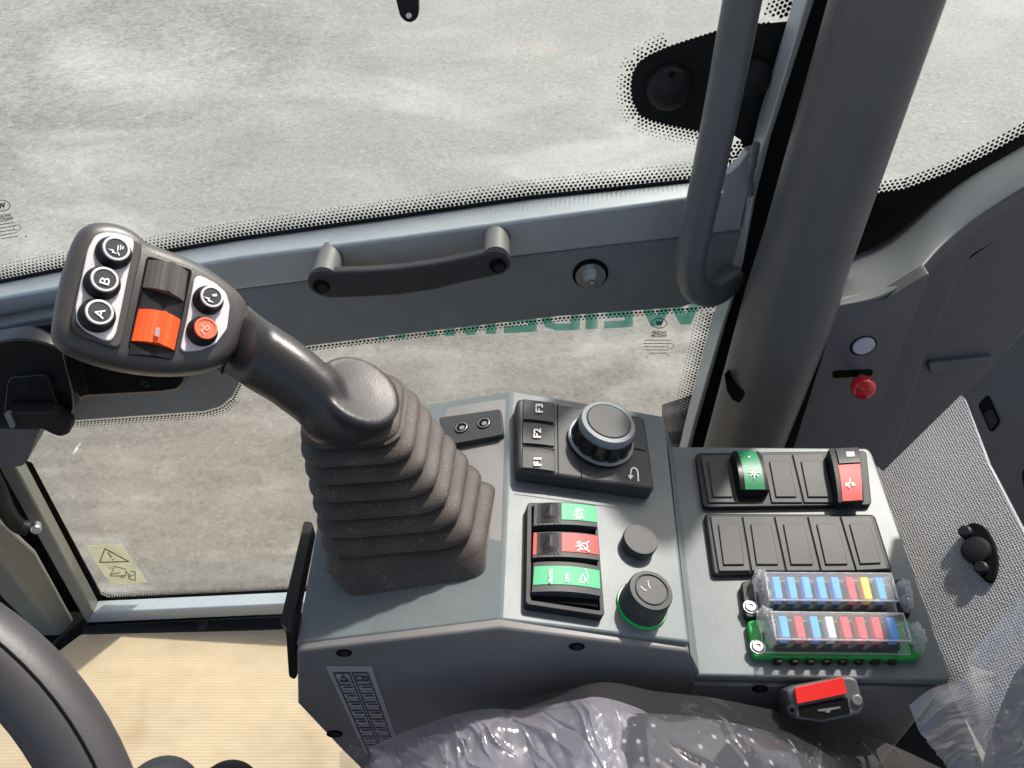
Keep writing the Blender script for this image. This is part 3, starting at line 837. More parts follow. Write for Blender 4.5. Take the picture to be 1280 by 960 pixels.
# ------------------------------------------------------------------ rear pillar
rp = thing('rear_pillar', 'thick dark grey rounded pillar cover behind the door', 'pillar')
lft = [(1080, -150), (1035, 0), (957, 281), (932, 360), (880, 557), (866, 610)]
rgt = [(1232, -150), (1177, 0), (1062, 322), (1042, 392), (975, 560), (955, 610)]
rings = []
for (l, r) in zip(lft, rgt):
    A, B = YP(.525).at(*l), YP(.505).at(*r)
    w = (B - A); ring = []
    for k in range(25):
        a = math.pi * k / 24
        c, s_ = math.cos(a), math.sin(a)
        cc = math.copysign(abs(c) ** .9, c); ss = s_ ** .95
        ring.append((A + B) / 2 - w * .5 * cc + V((0, -1, 0)) * w.length * .42 * ss)
    ring += [B * 1.10, A * 1.10]
    rings.append(ring)
fine_r = []
for i in range(len(rings) - 1):
    for k in range(6): fine_r.append([a.lerp(b, k / 6) for a, b in zip(rings[i], rings[i + 1])])
fine_r.append(rings[-1])
pc = loft('pillar_cover', fine_r, M['pillar'], rp, ang=50)
YQ = Plane(YP(.505).at(915, 485), (-.55, -.8, .1))
prism('cover_slot', [(905, 468), (916, 480), (931, 491), (924, 504), (915, 500), (908, 488)], YQ, .003, -.008, M['void'], rp, bevel=.0008)

# ------------------------------------------------------------------ quarter window
qw = thing('quarter_window', 'rear quarter window pane with dotted black edge', 'window')
prism('pane', [(1020, 330), (1085, 262), (1180, 232), (1400, 100), (1400, -160), (1040, -160)], YP(.64), .002, -.002, M['glass'], qw)
qp = [(1070, 247), (1088, 243), (1130, 237), (1180, 219), (1230, 196), (1280, 168), (1400, 92)]
prism('window_print', qp + [(1400, 190), (1280, 235), (1192, 280), (1099, 340), (1000, 400), (1020, 330)], YP(.634), .001, .0003, M['frit'], qw)
frit('window_dots', [(x, y - 1) for x, y in qp], YP(.634), (1180, 150), 4, .0043, M['frit'], qw, r0=.44, r1=.28, h=.0006)

# ------------------------------------------------------------------ side trim
tr = thing('side_trim', 'moulded dark grey trim below the rear quarter window', 'trim panel')
row0 = [(1010, 372), (1040, 340), (1058, 321), (1099, 309), (1139, 278), (1192, 231), (1280, 183), (1400, 112)]
row1 = [(1000, 392), (1040, 384), (1056, 381), (1106, 373), (1152, 342), (1180, 300), (1280, 234), (1400, 166)]
y1 = [.49, .49, .49, .49, .497, .546, .548, .548]
A0 = [YP(.625).at(*p) for p in row0]; A1 = [YP(y).at(*p) for p, y in zip(row1, y1)]
rows_ = []
for k, f in enumerate((0, .06, .35, .7, .92, 1)):
    bul = .010 * math.sin(math.pi * f)
    rows_.append([a.lerp(b, f) + V((0, -.4, .9)) * bul for a, b in zip(A0, A1)])
A2 = [p + V((0, .004, -.012)) for p in A1]; A3 = [p + V((0, .02, -.07)) for p in A1]
rows_ += [A2, A3]
vs, fs = [p for r in rows_ for p in r], []
n8 = len(row0)
for i in range(len(rows_) - 1):
    for k in range(n8 - 1): fs.append([i * n8 + k, i * n8 + k + 1, (i + 1) * n8 + k + 1, (i + 1) * n8 + k])
mk('window_ledge', vs, fs, M['trim'], tr, subsurf=2, ang=180)
YM = YP(.492)
face = [(1044, 386), (1056, 383), (1106, 375), (1150, 348), (1163, 341), (1131, 426), (1087, 540), (1050, 640), (960, 640), (982, 560)]
prism('trim_face', rounded(face, 5, 3), YM, 0, -.012, M['trim'], tr, bevel=.007, seg=5)
YR = YP(.565)
prism('trim_border', rounded([(1120, 380), (1150, 347), (1180, 308), (1226, 276), (1282, 244), (1420, 164), (1420, 200), (1280, 283), (1214, 319), (1197, 347), (1154, 453), (1090, 660), (1000, 660)], 6, 3), YR, .010, -.006, M['trim'], tr, bevel=.004, seg=3)
prism('trim_recess', [(1100, 400), (1420, 180), (1420, 700), (1000, 700)], YR, -.008, -.02, M['trim'], tr)
prism('recess_step', rounded([(1160, 454), (1243, 446), (1238, 461), (1163, 468)], 4, 3), YR, -.003, -.012, M['trim'], tr, bevel=.003, seg=3)
vs = []
prism('trim_gap', [(1037, 392), (1047, 386), (992, 560), (975, 566)], YM, .001, -.004, M['void'], tr)
prism('body_wall', [(830, 520), (1420, 330), (1420, 900), (830, 900)], YP(.70), 0, -.02, M['void'], tr)
# white cap and slot
lathe('cap_ring', YM.at(1079, 432), (0, -1, 0), [(.0105, 0), (.0105, .0006), (.0001, .0006)], M['void'], tr, seg=30)
lathe('cap', YM.at(1079, 431), (0, -1, 0), [(.0088, 0), (.0088, .002), (.008, .0026), (.005, .0024), (.003, .0028), (.0001, .0028)], M['cap'], tr, seg=32)
prism('lever_slot', rounded([(1041, 464), (1091, 462), (1091, 470), (1041, 473)], 4, 4), YM, .0006, 0, M['void'], tr)
rk = thing('red_knob', 'glossy red ball knob on a lever in the side trim', 'knob')
c = YM.at(1079, 484, .028)
rb = .0098
lathe('ball', c, (.1, -1, .2), [(rb * math.sin(R(a)) + .00005, -rb * math.cos(R(a))) for a in range(0, 181, 9)], M['red_ball'], rk, seg=32)
tube('stem', [YM.at(1074, 468, 0), c], .0032, M['steel'], rk, seg=14)

# ------------------------------------------------------------------ padded wall right
PM = Plane((.265, 0, -.47), (-.7071, 0, .7071))
pm = thing('padded_panel', 'light grey woven mesh panel right of the switch console', 'panel')
o = prism('mesh_surface', [(1080, 570), (1104, 589), (1201, 494), (1206, 498), (1235, 580), (1280, 666), (1420, 960), (1300, 1060), (1190, 870)], PM, 0, -.01, M['mesh'], pm, uv=(V((.7071, 0, .7071)), V((0, 1, 0))))
oval = prism('clip_plate', smooth_closed([(1204, 664), (1215, 653), (1231, 659), (1243, 680), (1247, 705), (1240, 727), (1225, 720), (1210, 695)], 5), PM, .003, 0, M['void'], pm, bevel=.001)
lathe('clip_button', PM.at(1222, 690, .002), PM.n, [(.0088, 0), (.0088, .004), (.007, .005), (.0001, .005)], M['black'], oval, seg=24)
lathe('clip_lug', PM.at(1209, 667, .002), PM.n, [(.0042, 0), (.0042, .004), (.003, .005), (.0001, .005)], M['black'], oval, seg=16)
lathe('clip_lug', PM.at(1229, 712, .002), PM.n, [(.0042, 0), (.0042, .004), (.003, .005), (.0001, .005)], M['black'], oval, seg=16)
PW = Plane((.324, 0, 0), (-1, -.05, .05))
wp = thing('rear_wall_panel', 'plain dark grey wall panel with a small slot at the far right', 'panel')
prism('wall_sheet', [(1203, 496), (1280, 408), (1430, 240), (1430, 1000), (1285, 676), (1236, 582)], PW, .0, -.025, M['trim'], wp, bevel=.003)
sl = prism('slot', rounded([(1222, 506), (1234, 493), (1249, 527), (1238, 541)], 4, 3), PW, .001, .0, M['void'], wp)
prism('slot_insert', rounded([(1230, 516), (1240, 511), (1247, 527), (1238, 537)], 2, 3), PW, .0018, .0008, M['black'], sl)
prism('wall_grip', rounded([(1276, 590), (1300, 560), (1310, 620), (1282, 628)], 6, 3), PW, .004, 0, M['void'], wp, bevel=.001)

# ------------------------------------------------------------------ console
con = thing('control_console', 'grey angled console housing with joystick, keypad and switch panels', 'console')
Apt = ZP(-.41).at(370, 805); Bpt = ZP(-.385).at(625, 775); Cpt = ZP(-.407).at(862, 803)
Dpt = ZP(-.407).at(830, 520); Ept = ZP(-.385).at(640, 488); Fpt = V((-.1245, .39, -.41))
th = V((0, 0, -.0055))
tops = [Apt, Bpt, Cpt, Dpt, Ept, Fpt]
vs = tops + [p + th for p in tops]
fs = [[0, 1, 4, 5], [1, 2, 3, 4], [6, 11, 10, 7], [7, 10, 9, 8]] + [[i, (i + 1) % 6, (i + 1) % 6 + 6, i + 6] for i in range(6)]
mk('top_plate', vs, fs, M['paint'], con, bevel=.0016, seg=3, ang=5)
PLf = plane3(Apt, Bpt, Ept); PRt = plane3(Bpt, (Cpt + Dpt) / 2, Ept)
YF = YP(.2135)
bodyp = [YF.at(371, 815), YF.at(625, 786), YF.at(861, 815), YF.at(869, 851), V((.118, .2135, -.80)), V((-.02, .2135, -.80)), YF.at(520, 1030), YF.at(425, 936), YF.at(372, 880)]
prism3('body', bodyp, V((0, -1, 0)), .172, M['paint_side'], con, bevel=.0018, seg=3)
# rear deck
PD = ZP(-.437)
prism('rear_deck', rounded([(836, 558), (1084, 560), (1090, 566), (1188, 846), (1184, 851), (869, 844)], 4, 4), PD, 0, -.006, M['paint'], con, bevel=.0022, seg=3)
prism3('deck_body', [p + V((0, 0, -.009)) for p in (PD.at(870, 846), PD.at(1185, 853), PD.at(1086, 563), PD.at(838, 561))], V((0, 0, 1)), .4, M['paint_side'], con, bevel=.0015)
prism3('deck_step', [V((.0985, .214, -.414)), V((.1075, .214, -.4375)), V((.1165, .386, -.4375)), V((.109, .386, -.414))], V((0, 0, 1)), .05, M['paint'], con, bevel=.001)
# side rail at the left edge
ra = prism('edge_rail', rounded([(380, 651), (391, 653), (364, 791), (350, 777)], 3, 3), ZP(-.416), .0, -.012, M['black'], con, bevel=.002)
prism('rail_foot', rounded([(357, 788), (367, 792), (372, 845), (368, 850), (361, 846)], 3, 3), YP(.222), 0, -.012, M['black'], con, bevel=.002)
for cx, cy in ((430, 817), (721, 809), (418, 918), (950, 862)):
    pp = YF if cx < 900 else YP(PD.at(948, 850).y)
    so = prism('screw_slot', circ(cx, cy, 10, 4.2, 20), pp, .0006, 0, M['void'], con)
    prism('screw_head', circ(cx + 1, cy, 5, 2.6, 12), pp, .0012, .0004, M['black'], so)
dec = prism('instruction_label', [(407, 833), (464.5, 833), (497, 927), (457, 942)], YF, .0007, .0002, M['label'], con)
def dq(u, v):
    a, b, c_, d = V((407, 833)), V((464.5, 833)), V((507, 955)), V((462, 955))
    p = a * (1 - u) * (1 - v) + b * u * (1 - v) + c_ * u * v + d * (1 - u) * v
    return (p.x, p.y)
frames = []
for u0, u1 in ((.11, .45), (.52, .86)):
    frames += [[dq(u0, .98), dq(u0, .07), dq(u1, .07), dq(u1, .98)]]
strokes('label_frame', frames, 1.5, YF, .0011, M['darkink'], dec)
txt, thin = [], []
for u0, u1 in ((.15, .42), (.56, .83)):
    for r_ in range(9):
        v0 = .19 + r_ * .088
        thin.append([dq(u0 - .02, v0 - .028), dq(u1 + .02, v0 - .028)])
        for q in range(2):
            x = u0 + .05 * q
            while x < u1 - .03:
                w_ = random.uniform(.025, .06)
                txt.append([dq(x, v0 + q * .026), dq(min(x + w_, u1), v0 + q * .026)]); x += w_ + .012
strokes('label_lines', thin, .4, YF, .0011, M['darkink'], dec)
strokes('label_text', txt, 1.3, YF, .0011, M['darkink'], dec)
strokes('label_icon', [closed([dq(.19, .15), dq(.28, .09), dq(.37, .15)]), [dq(.28, .115), dq(.28, .135)], closed([dq(.57, .145), dq(.57, .10), dq(.70, .10), dq(.70, .145)]), closed([dq(.72, .145), dq(.72, .105), dq(.82, .105), dq(.82, .145)]), [dq(.77, .105), dq(.77, .145)]], 1.2, YF, .0011, M['darkink'], dec)

# socket plate
sp = thing('socket_plate', 'small dark plate with two round sockets behind the joystick boot', 'socket plate')
prism('plate', rounded([(548, 522), (626, 511), (629, 543), (560, 556)], 4, 4), PLf, .005, 0, M['key'], sp, bevel=.001)
for cx, cy in ((577, 535), (605, 529.5)):
    so = lathe('socket', PLf.at(cx, cy, .005), PLf.n, [(.0046, 0), (.0046, .0006), (.0038, .0008), (.0034, .0003), (.0001, .0003)], M['void'], sp, seg=24)
    lathe('socket_ring', PLf.at(cx, cy, .005), PLf.n, [(.0042, .0008), (.0036, .0011), (.0034, .0006)], M['ring'], so, seg=24, cap=False)
    lathe('socket_pin', PLf.at(cx + .8, cy + .5, .005), PLf.n, [(.0018, .0003), (.0018, .0009), (.0001, .0009)], M['ring'], so, seg=10)

# ------------------------------------------------------------------ keypad
kp = thing('menu_keypad', 'dark keypad with three function keys and a big rotary knob', 'keypad')
prism('base', rounded([(646, 497), (806, 520.5), (819, 612), (648, 587)], 7, 5), PRt, .012, 0, M['key'], kp, bevel=.0022, seg=3)
for s, q, c in (('F3', [(654.5, 499.5), (692, 504), (692.5, 528), (654.5, 523.5)], (674, 510)), ('F2', [(654, 526.5), (692.5, 531), (693, 557.5), (653.5, 553.5)], (671.5, 541)), ('F1', [(653.5, 557), (693, 561.5), (693.5, 589), (653, 584)], (672, 577))):
    q = [(x, y) for x, y in q]
    b = patch('function_key', q, PRt, .0132, lambda u, v: .0006 * math.sin(math.pi * u) - .0009 * (v < .02) , .010, M['key'], kp, nu=6, nv=6, ang=35)
    text('key_legend', s, c[0], c[1], (0, -1), 9.5, PRt, .0150, M['ink'], b, bold=.02)
    strokes('key_gap', [closed(q)], .9, PRt, .0124, M['void'], b)
strokes('keypad_groove', [[(725, 577), (727.5, 597)], [(788, 559.5), (807, 563)], [(655, 589.5), (813, 612)], [(697, 504), (698, 592)]], 1.0, PRt, .0124, M['void'], kp)
strokes('return_arrow', [[(798, 601), (797.5, 591), (796, 586.5), (792.5, 584.5), (789.5, 586), (788.5, 590), (788.3, 594)]], 1.7, PRt, .0126, M['ink'], kp)
polys('return_arrow', [[(784.8, 593.5), (792, 594.5), (787.8, 599.5)]], PRt, .0126, M['ink'], kp)
kc = PRt.at(749.5, 553, .012)
kn = lathe('rotary_knob', kc, PRt.n, [(.0214, 0), (.0214, .0022), (.0204, .003), (.0204, .003), (.0182, .0145), (.0176, .0160), (.0001, .016)], M['black_gloss'], kp, seg=72, ribs=12, ribd=.0016, ribz=(.0029, .0146))
lathe('knob_base_ring', kc, PRt.n, [(.0212, .0018), (.0217, .0024), (.0217, .0034), (.0208, .0040), (.0198, .0040)], M['ring'], kn, seg=48)
lathe('knob_top_ring', kc, PRt.n, [(.0180, .0142), (.0184, .0152), (.0183, .0178), (.0172, .0200), (.0146, .0206), (.0140, .0198)], M['ring'], kn, seg=48)
lathe('knob_face', kc, PRt.n, [(.0141, .0170), (.0141, .0203), (.0135, .0209), (.0001, .0210)], M['key'], kn, seg=44)

# ------------------------------------------------------------------ rocker bank
bk = thing('rocker_bank', 'upright frame of three rocker switches, green, red and green', 'switch bank')
fro = rounded([(659, 628), (745, 630), (756, 770), (657, 755)], 5, 4)
fri = rounded([(665, 633), (742, 634), (750, 763), (664, 750)], 2, 4)
n_ = len(fro)
ro = [PRt.at(*p, .006) for p in fro]; ri = [PRt.at(*p, .006) for p in fri]
vs = ro + ri + [p - PRt.n * .006 for p in ro] + [p - PRt.n * .006 for p in ri]
fs = []
for i in range(n_):
    j = (i + 1) % n_
    fs += [[i, j, n_ + j, n_ + i], [i, 2 * n_ + i, 2 * n_ + j, j], [n_ + i, n_ + j, 3 * n_ + j, 3 * n_ + i]]
mk('frame', vs, fs, M['black'], bk, bevel=.0013)
polys('frame_floor', [fri], PRt, .0008, M['void'], bk)
def arch(hm, tilt=0.0): return lambda u, v: hm * (1 - (2 * u - 1) ** 2) + tilt * (u - .5)
RKS = [('green', [(668, 629), (745, 632), (747, 659), (667, 657)], .42, M['green'], .002),
       ('red', [(667, 666), (747, 669), (749, 700), (666, 697)], .42, M['red'], .002),
       ('wide', [(667, 703), (749, 708), (751, 745), (665, 740)], 0.0, M['green'], .0025)]
for nm, q, us, lm, hm in RKS:
    hf = arch(hm)
    r_ = patch('rocker', q, PRt, .0085, hf, .001, M['key'], bk, nu=16, nv=4)
    v0, v1 = (.06, .80) if nm != 'wide' else (.16, .78)
    ln = patch('lens', q, PRt, .0085, lambda u, v: hf(u, v) + .0004, .007, lm, r_, nu=14, nv=3, ur=(us if us else .01, .995), vr=(v0, v1))
    if us:
        patch('lock_slider', q, PRt, .0085, lambda u, v: hf(u, v) + .0002 + .0016 * max(0, 1 - abs((u - .24) / .14)) * (1 if .12 < v < .75 else .2), .006, M['black'], r_, nu=18, nv=8, ur=(.05, us - .01), vr=(.04, .9))
        qq = [PRt.at(x, y, .0085) for x, y in q]
        def sp_(u, v): return (q[0][0] * (1 - u) * (1 - v) + q[1][0] * u * (1 - v) + q[2][0] * u * v + q[3][0] * (1 - u) * v, q[0][1] * (1 - u) * (1 - v) + q[1][1] * u * (1 - v) + q[2][1] * u * v + q[3][1] * (1 - u) * v)
        strokes('slider_edge', [[sp_(.07, .95), sp_(.2, .62), sp_(.34, .62), sp_(.40, .95)], [sp_(.2, .62), sp_(.18, .35), sp_(.25, .1)]], .8, PRt, .0122, M['void'], r_)
    if nm == 'red':
        patch('lens_edge', q, PRt, .0085, lambda u, v: hf(u, v) + .0004, .007, lm, r_, nu=3, nv=3, ur=(.0, .045), vr=(.02, .9))
    hI = .0085 + hm * .75 + .0009
    if nm == 'green':
        strokes('icon', [circ(725, 642, 7, 6, 16, 40, 320), closed([(721.5, 638), (727.5, 638), (727.5, 646), (721.5, 646)]), [(721.5, 642), (727.5, 642)], [(720, 636.5), (729, 636.5)], [(720, 647.6), (729, 647.6)], [(724.5, 635), (724.5, 649)]], .8, PRt, hI, M['icon'], ln)
    elif nm == 'red':
        strokes('icon', [closed(circ(730, 683, 4.5, 4, 12)), [(721, 678), (725, 681)], [(720, 682), (724, 682.5)], [(722, 688), (726, 686)], [(733, 679), (736, 676.5)], [(733, 687), (737, 689)], [(727, 680), (733, 687)], [(723, 676), (726, 678)]], 1.2, PRt, hI, M['icon'], ln)
    else:
        text('icon', 'AUTO', 688.5, 720, (.05, -1), 4.6, PRt, hI + .0006, M['icon'], ln, bold=.02)
        text('icon', 'OFF', 709, 722, (.05, -1), 4.6, PRt, hI + .0008, M['icon'], ln, bold=.02)
        strokes('icon', [[(725, 725), (728, 718), (731, 720), (731, 727), (725, 728), (725, 725)], [(732, 716), (735, 720), (733, 724), (735, 729)], [(733, 714), (731, 711)]], .9, PRt, hI, M['icon'], ln)
    if nm == 'wide':
        patch('rocker_underside', [(667, 741), (751, 746), (749, 759), (668, 753)], PRt, .004, arch(.0015), .001, M['void'], r_, nu=12, nv=3)

# ------------------------------------------------------------------ round knobs
k1 = thing('push_button', 'plain round black button on the console, no green ring', 'button')
lathe('button_body', PRt.at(796, 683, 0), PRt.n, [(.0084, 0), (.0084, .002), (.0104, .0026), (.0106, .0068), (.0101, .0077), (.0001, .0078)], M['key'], k1, seg=44)
k2 = thing('start_knob', 'tall round black knob with a glowing green base ring', 'knob')
kc = PRt.at(802, 757, 0)
lathe('knob_body', kc, PRt.n, [(.0138, 0), (.0138, .0035), (.0131, .004), (.0126, .0155), (.0120, .0168), (.0098, .0170), (.0096, .0162), (.0001, .0162)], M['key'], k2, seg=48)
lathe('knob_collar', kc, PRt.n, [(.0148, 0), (.0148, .0012), (.0143, .0016), (.0132, .0016)], M['led'], k2, seg=48)
kf = lathe('knob_face', kc, PRt.n, [(.0091, .0155), (.0091, .0166), (.0086, .0170), (.0001, .0171)], M['key'], k2, seg=40)
strokes('icon', [[(801, 733), (805, 737), (808, 738)], [(810, 726), (811, 732), (813, 735)]], 1.2, PRt, .0174, M['label'], kf)

# ------------------------------------------------------------------ switch strips on the deck
def strip(name, label, outer, tops, bots, filled):
    t_ = thing(name, label, 'switch panel', 'switch strips on the console deck')
    prism('frame', rounded(outer, 6, 4), PD, .004, 0, M['black'], t_, bevel=.0018, seg=3)
    for i in range(5):
        if i in filled: continue
        (a, ya), (b, yb) = tops[i], tops[i + 1]
        (d, yd), (c_, yc) = bots[i], bots[i + 1]
        q = [(a + .8, ya), (b - .8, yb), (c_ - .8, yc), (d + .8, yd)]
        bl = prism('blank_plate', q, PD, .0052, .002, M['blank'], t_, bevel=.0005)
        def bi(u, v): return (q[0][0] * (1 - u) * (1 - v) + q[1][0] * u * (1 - v) + q[2][0] * u * v + q[3][0] * (1 - u) * v, q[0][1] * (1 - u) * (1 - v) + q[1][1] * u * (1 - v) + q[2][1] * u * v + q[3][1] * (1 - u) * v)
        prism('raised_field', [bi(.22, .14), bi(.88, .14), bi(.84, .88), bi(.18, .88)], PD, .0064, .005, M['blank'], bl, bevel=.0004)
    return t_


T1 = [(875, 569), (913, 568.5), (951, 568), (990, 567.5), (1030, 567), (1074, 566.5)]
B1 = [(885, 628), (924, 628), (964, 628), (1004.5, 628), (1044, 628), (1083, 627)]
s1 = strip('switch_strip', 'rear five-way switch strip holding one green and one red rocker', [(869, 566), (1083, 563), (1090, 631), (879, 634)], T1, B1, (1, 4))
T2 = [(887, 645), (927.5, 645), (967.5, 645), (1009, 645), (1050, 645), (1090, 645)]
B2 = [(898, 714), (939, 713.5), (982.5, 713.5), (1026, 713.5), (1070, 713), (1111, 711)]
s2 = strip('blank_strip', 'front five-way switch strip with only blank plates', [(880, 641), (1094, 642), (1117, 714), (891, 719)], T2, B2, ())
# green rocker
q = [(916, 563), (949, 563), (962, 611), (926, 611)]
hf = lambda u, v: .0035 * (1 - (2 * v - 1) ** 2) - .001
gr = patch('rocker', q, PD, .013, hf, .0045, M['black'], s1, nu=4, nv=14)
gln = patch('lens', q, PD, .013, lambda u, v: hf(u, v) + .0004, .0115, M['green_dark'], gr, nu=3, nv=14, ur=(.17, .86), vr=(.0, 1.0))
patch('lens_side', q, PD, .013, lambda u, v: hf(u, v) + .0003, .0115, M['black_gloss'], gr, nu=2, nv=14, ur=(.0, .16), vr=(.0, 1.0))
hI = .0162
strokes('icon', [closed(circ(943, 590, 3.2, 2.9, 14)), [(943, 583.5), (943, 585.5)], [(943, 594.5), (943, 597)], [(936.5, 590), (938.5, 590)], [(947.5, 590), (950, 590)], [(938.5, 586), (939.8, 587)], [(946.5, 593), (948, 594.2)], [(947.5, 586), (946.3, 587)], [(939.6, 593.2), (938.4, 594.3)]], .9, PD, hI, M['icon'], gln)
polys('icon', [circ(943, 590, 1.2, n=8), circ(936.5, 571, 1.1, n=8)], PD, hI, M['icon'], gln)
# red rocker
q = [(1036, 561), (1073, 559), (1080, 626), (1048, 628)]
hf2 = lambda u, v: .003 * (1 - (2 * v - 1) ** 2)
rr_ = patch('rocker', q, PD, .0125, hf2, .0045, M['black'], s1, nu=4, nv=14)
rln = patch('lens', q, PD, .0125, lambda u, v: hf2(u, v) + .0005, .011, M['red'], rr_, nu=3, nv=10, ur=(.16, .92), vr=(.38, .99))
patch('lock_slider', q, PD, .0125, lambda u, v: hf2(u, v) + .0012, .011, M['black_gloss'], rr_, nu=3, nv=6, ur=(.2, .94), vr=(.03, .36))
patch('slider_window', q, PD, .0125, lambda u, v: hf2(u, v) + .0016, .011, M['cap'], rr_, nu=2, nv=3, ur=(.5, .78), vr=(.13, .24))
strokes('icon', [[(1063, 598), (1062, 603), (1059, 607), (1062, 609), (1060, 604)], [(1064, 603), (1066, 607), (1069, 606), (1066, 603)], [(1058, 603), (1057, 607)]], 1.0, PD, .0158, M['icon'], rln)

# ------------------------------------------------------------------ fuse boxes
def bi4(q, u, v): return (q[0][0] * (1 - u) * (1 - v) + q[1][0] * u * (1 - v) + q[2][0] * u * v + q[3][0] * (1 - u) * v, q[0][1] * (1 - u) * (1 - v) + q[1][1] * u * (1 - v) + q[2][1] * u * v + q[3][1] * (1 - u) * v)


def fusebox(label, base_poly, base_mat, top, H, scr, cols, inner, lugs):
    t_ = thing('fuse_box', label, 'fuse box', 'fuse boxes on the console deck')
    bs = prism('base', rounded(base_poly, 5, 4), PD, .0055, 0.0005, base_mat, t_, bevel=.001)
    sc_ = screw('screw', scr[0], scr[1], .0035, PD, .0055, M['steel'], t_)
    lathe('washer', PD.at(scr[0], scr[1], .0055), PD.n, [(.0044, 0), (.0044, .0006), (.0034, .0006)], M['silver'], t_, seg=24, cap=False)
    Q = [PD.at(x, y, H) for x, y in top]
    # fuse carrier
    cen = sum(Q, V()) / 4
    Qi = [cen + (p - cen) * .93 for p in Q]
    Qf = [p + V((0, 0, -(H - .011))) for p in Qi]
    prism3('fuse_carrier', Qf, V((0, 0, 1)), .006, inner, t_)
    n = len(cols)
    for i, cm in enumerate(cols):
        u0 = (i + .17) / n; u1 = (i + .70) / n
        ftop = [bil(Qi, u0, .06), bil(Qi, u1, .06), bil(Qi, u1, .93), bil(Qi, u0, .93)]
        ftop = [p + V((0, 0, -.0012)) for p in ftop]
        prism3('fuse', ftop, V((0, 0, 1)), H - .013, cm, t_, bevel=.0006)
        # blade shoulder between fuses
    # clear cover: walls flare a little
    Qb = [p + V((0, 0, -(H - .006))) for p in Q]
    cb = sum(Qb, V()) / 4
    Qb = [cb + (p - cb) * 1.03 for p in Qb]
    Qfl = [cb + (p - cb) * 1.07 for p in Qb]
    vs = Q + Qb + Qfl
    fs = [[0, 1, 2, 3]] + [[i, (i + 1) % 4, (i + 1) % 4 + 4, i + 4] for i in range(4)] + [[i + 4, (i + 1) % 4 + 4, (i + 1) % 4 + 8, i + 8] for i in range(4)]
    mk('cover', vs, fs, M['cover'], t_, bevel=.0008, ang=20)
    for w_, rr_i in ((Q, .00055), (Qfl, .0006)):  # thin pale rims added to give the cover bright edge highlights
        loop = []
        for i in range(4):
            for k in range(8): loop.append(w_[i].lerp(w_[(i + 1) % 4], k / 8))
        tube('cover_edge_glint', loop, rr_i, M['clip'], t_, seg=8, closed=True)
    # moulded clip ends
    for (cx, cy, rx, ry, hz) in lugs:
        c = PD.at(cx, cy, hz)
        vs, fs = [], []
        nu, nv = 22, 14
        for a in range(nv + 1):
            for b in range(nu):
                th_, ph = math.pi * a / nv, 2 * math.pi * b / nu
                d = V((math.sin(th_) * math.cos(ph), math.sin(th_) * math.sin(ph), math.cos(th_)))
                k = 1 + .5 * mnoise.noise(d * 3.6 + c * 90)
                vs.append(c + V((d.x * rx * k, d.y * ry * k, d.z * .010 * k)))
        for a in range(nv):
            for b in range(nu): fs.append([a * nu + b, a * nu + (b + 1) % nu, (a + 1) * nu + (b + 1) % nu, (a + 1) * nu + b])
        mk('cover_clip', vs, fs, M['clip'], t_, ang=35)
    return t_


bl, rd, ye, cl = M['fuse_blue'], M['fuse_red'], M['fuse_yellow'], M['fuse_clear']
fusebox('fuse box on a black base with mostly blue fuses', [(926, 727), (945, 724), (1136, 724), (1140, 768), (950, 772), (932, 772)], M['black'],
        [(956, 716), (1114, 717), (1123, 751), (962, 750)], .020, (938, 759), [bl, bl, bl, bl, bl, rd, ye, bl], M['void'],
        [(950, 729, .0042, .0075, .009), (955, 750, .003, .006, .008), (1128, 742, .0036, .007, .008), (1132, 757, .003, .005, .006)])
fb2 = fusebox('fuse box on a bright green base with four red fuses', [(934, 776), (950, 773), (1138, 776), (1153, 816), (1149, 823), (942, 821)], M['greenbase'],
        [(964, 765), (1129, 767), (1139, 801), (970, 799)], .020, (947, 809), [bl, rd, bl, cl, rd, rd, rd, bl], M['void'],
        [(955, 776, .0040, .0065, .009), (962, 796, .0025, .006, .008), (1143, 796, .0036, .0065, .008), (1147, 808, .003, .004, .006)])
for i in range(8):  # black blocks put in for the toothed shadow below the fuse box
    x = 968 + i * 20.5
    prism('tooth_shadow', [(x, 821), (x + 10, 821.3), (x + 10, 828.5), (x, 828)], PD, .004, .0005, M['black'], fb2, bevel=.0006)

# ------------------------------------------------------------------ joystick
js = thing('joystick', 'black multi-button joystick rising from a brown dusty rubber boot', 'joystick')
# boot
HB = .009
bq = [PLf.at(x, y, HB) for x, y in ((399, 721), (603, 703), (622, 600), (436, 606))]
tq = [PLf.at(x, y, .082) for x, y in ((364, 561), (502, 554), (512, 466), (390, 456))]
skirt0 = [PLf.at(x, y, 0) for x, y in ((431, 748), (606, 722), (619, 606), (438, 622))]
def rring(q, f=1.0, rad=.22, seg=6):
    c = sum(q, V()) / 4; q = [c + (p - c) * f for p in q]
    out = []
    for i in range(4):
        p0, p, p1 = q[i - 1], q[i], q[(i + 1) % 4]
        A_, B_ = p.lerp(p0, rad), p.lerp(p1, rad)
        for k in range(seg + 1):
            t_ = k / seg
            out.append(A_ * (1 - t_) ** 2 + p * 2 * t_ * (1 - t_) + B_ * t_ * t_)
        for k in range(1, 5): out.append(B_.lerp(p1.lerp(p, rad), k / 5))
    return out
rings = [rring(skirt0, 1.0, .12), rring([a.lerp(b, .12) for a, b in zip(skirt0, bq)], 1.0, .13)]
rings.append(rring([a.lerp(b, .9) for a, b in zip(skirt0, bq)], 1.0, .16))
NR = 7
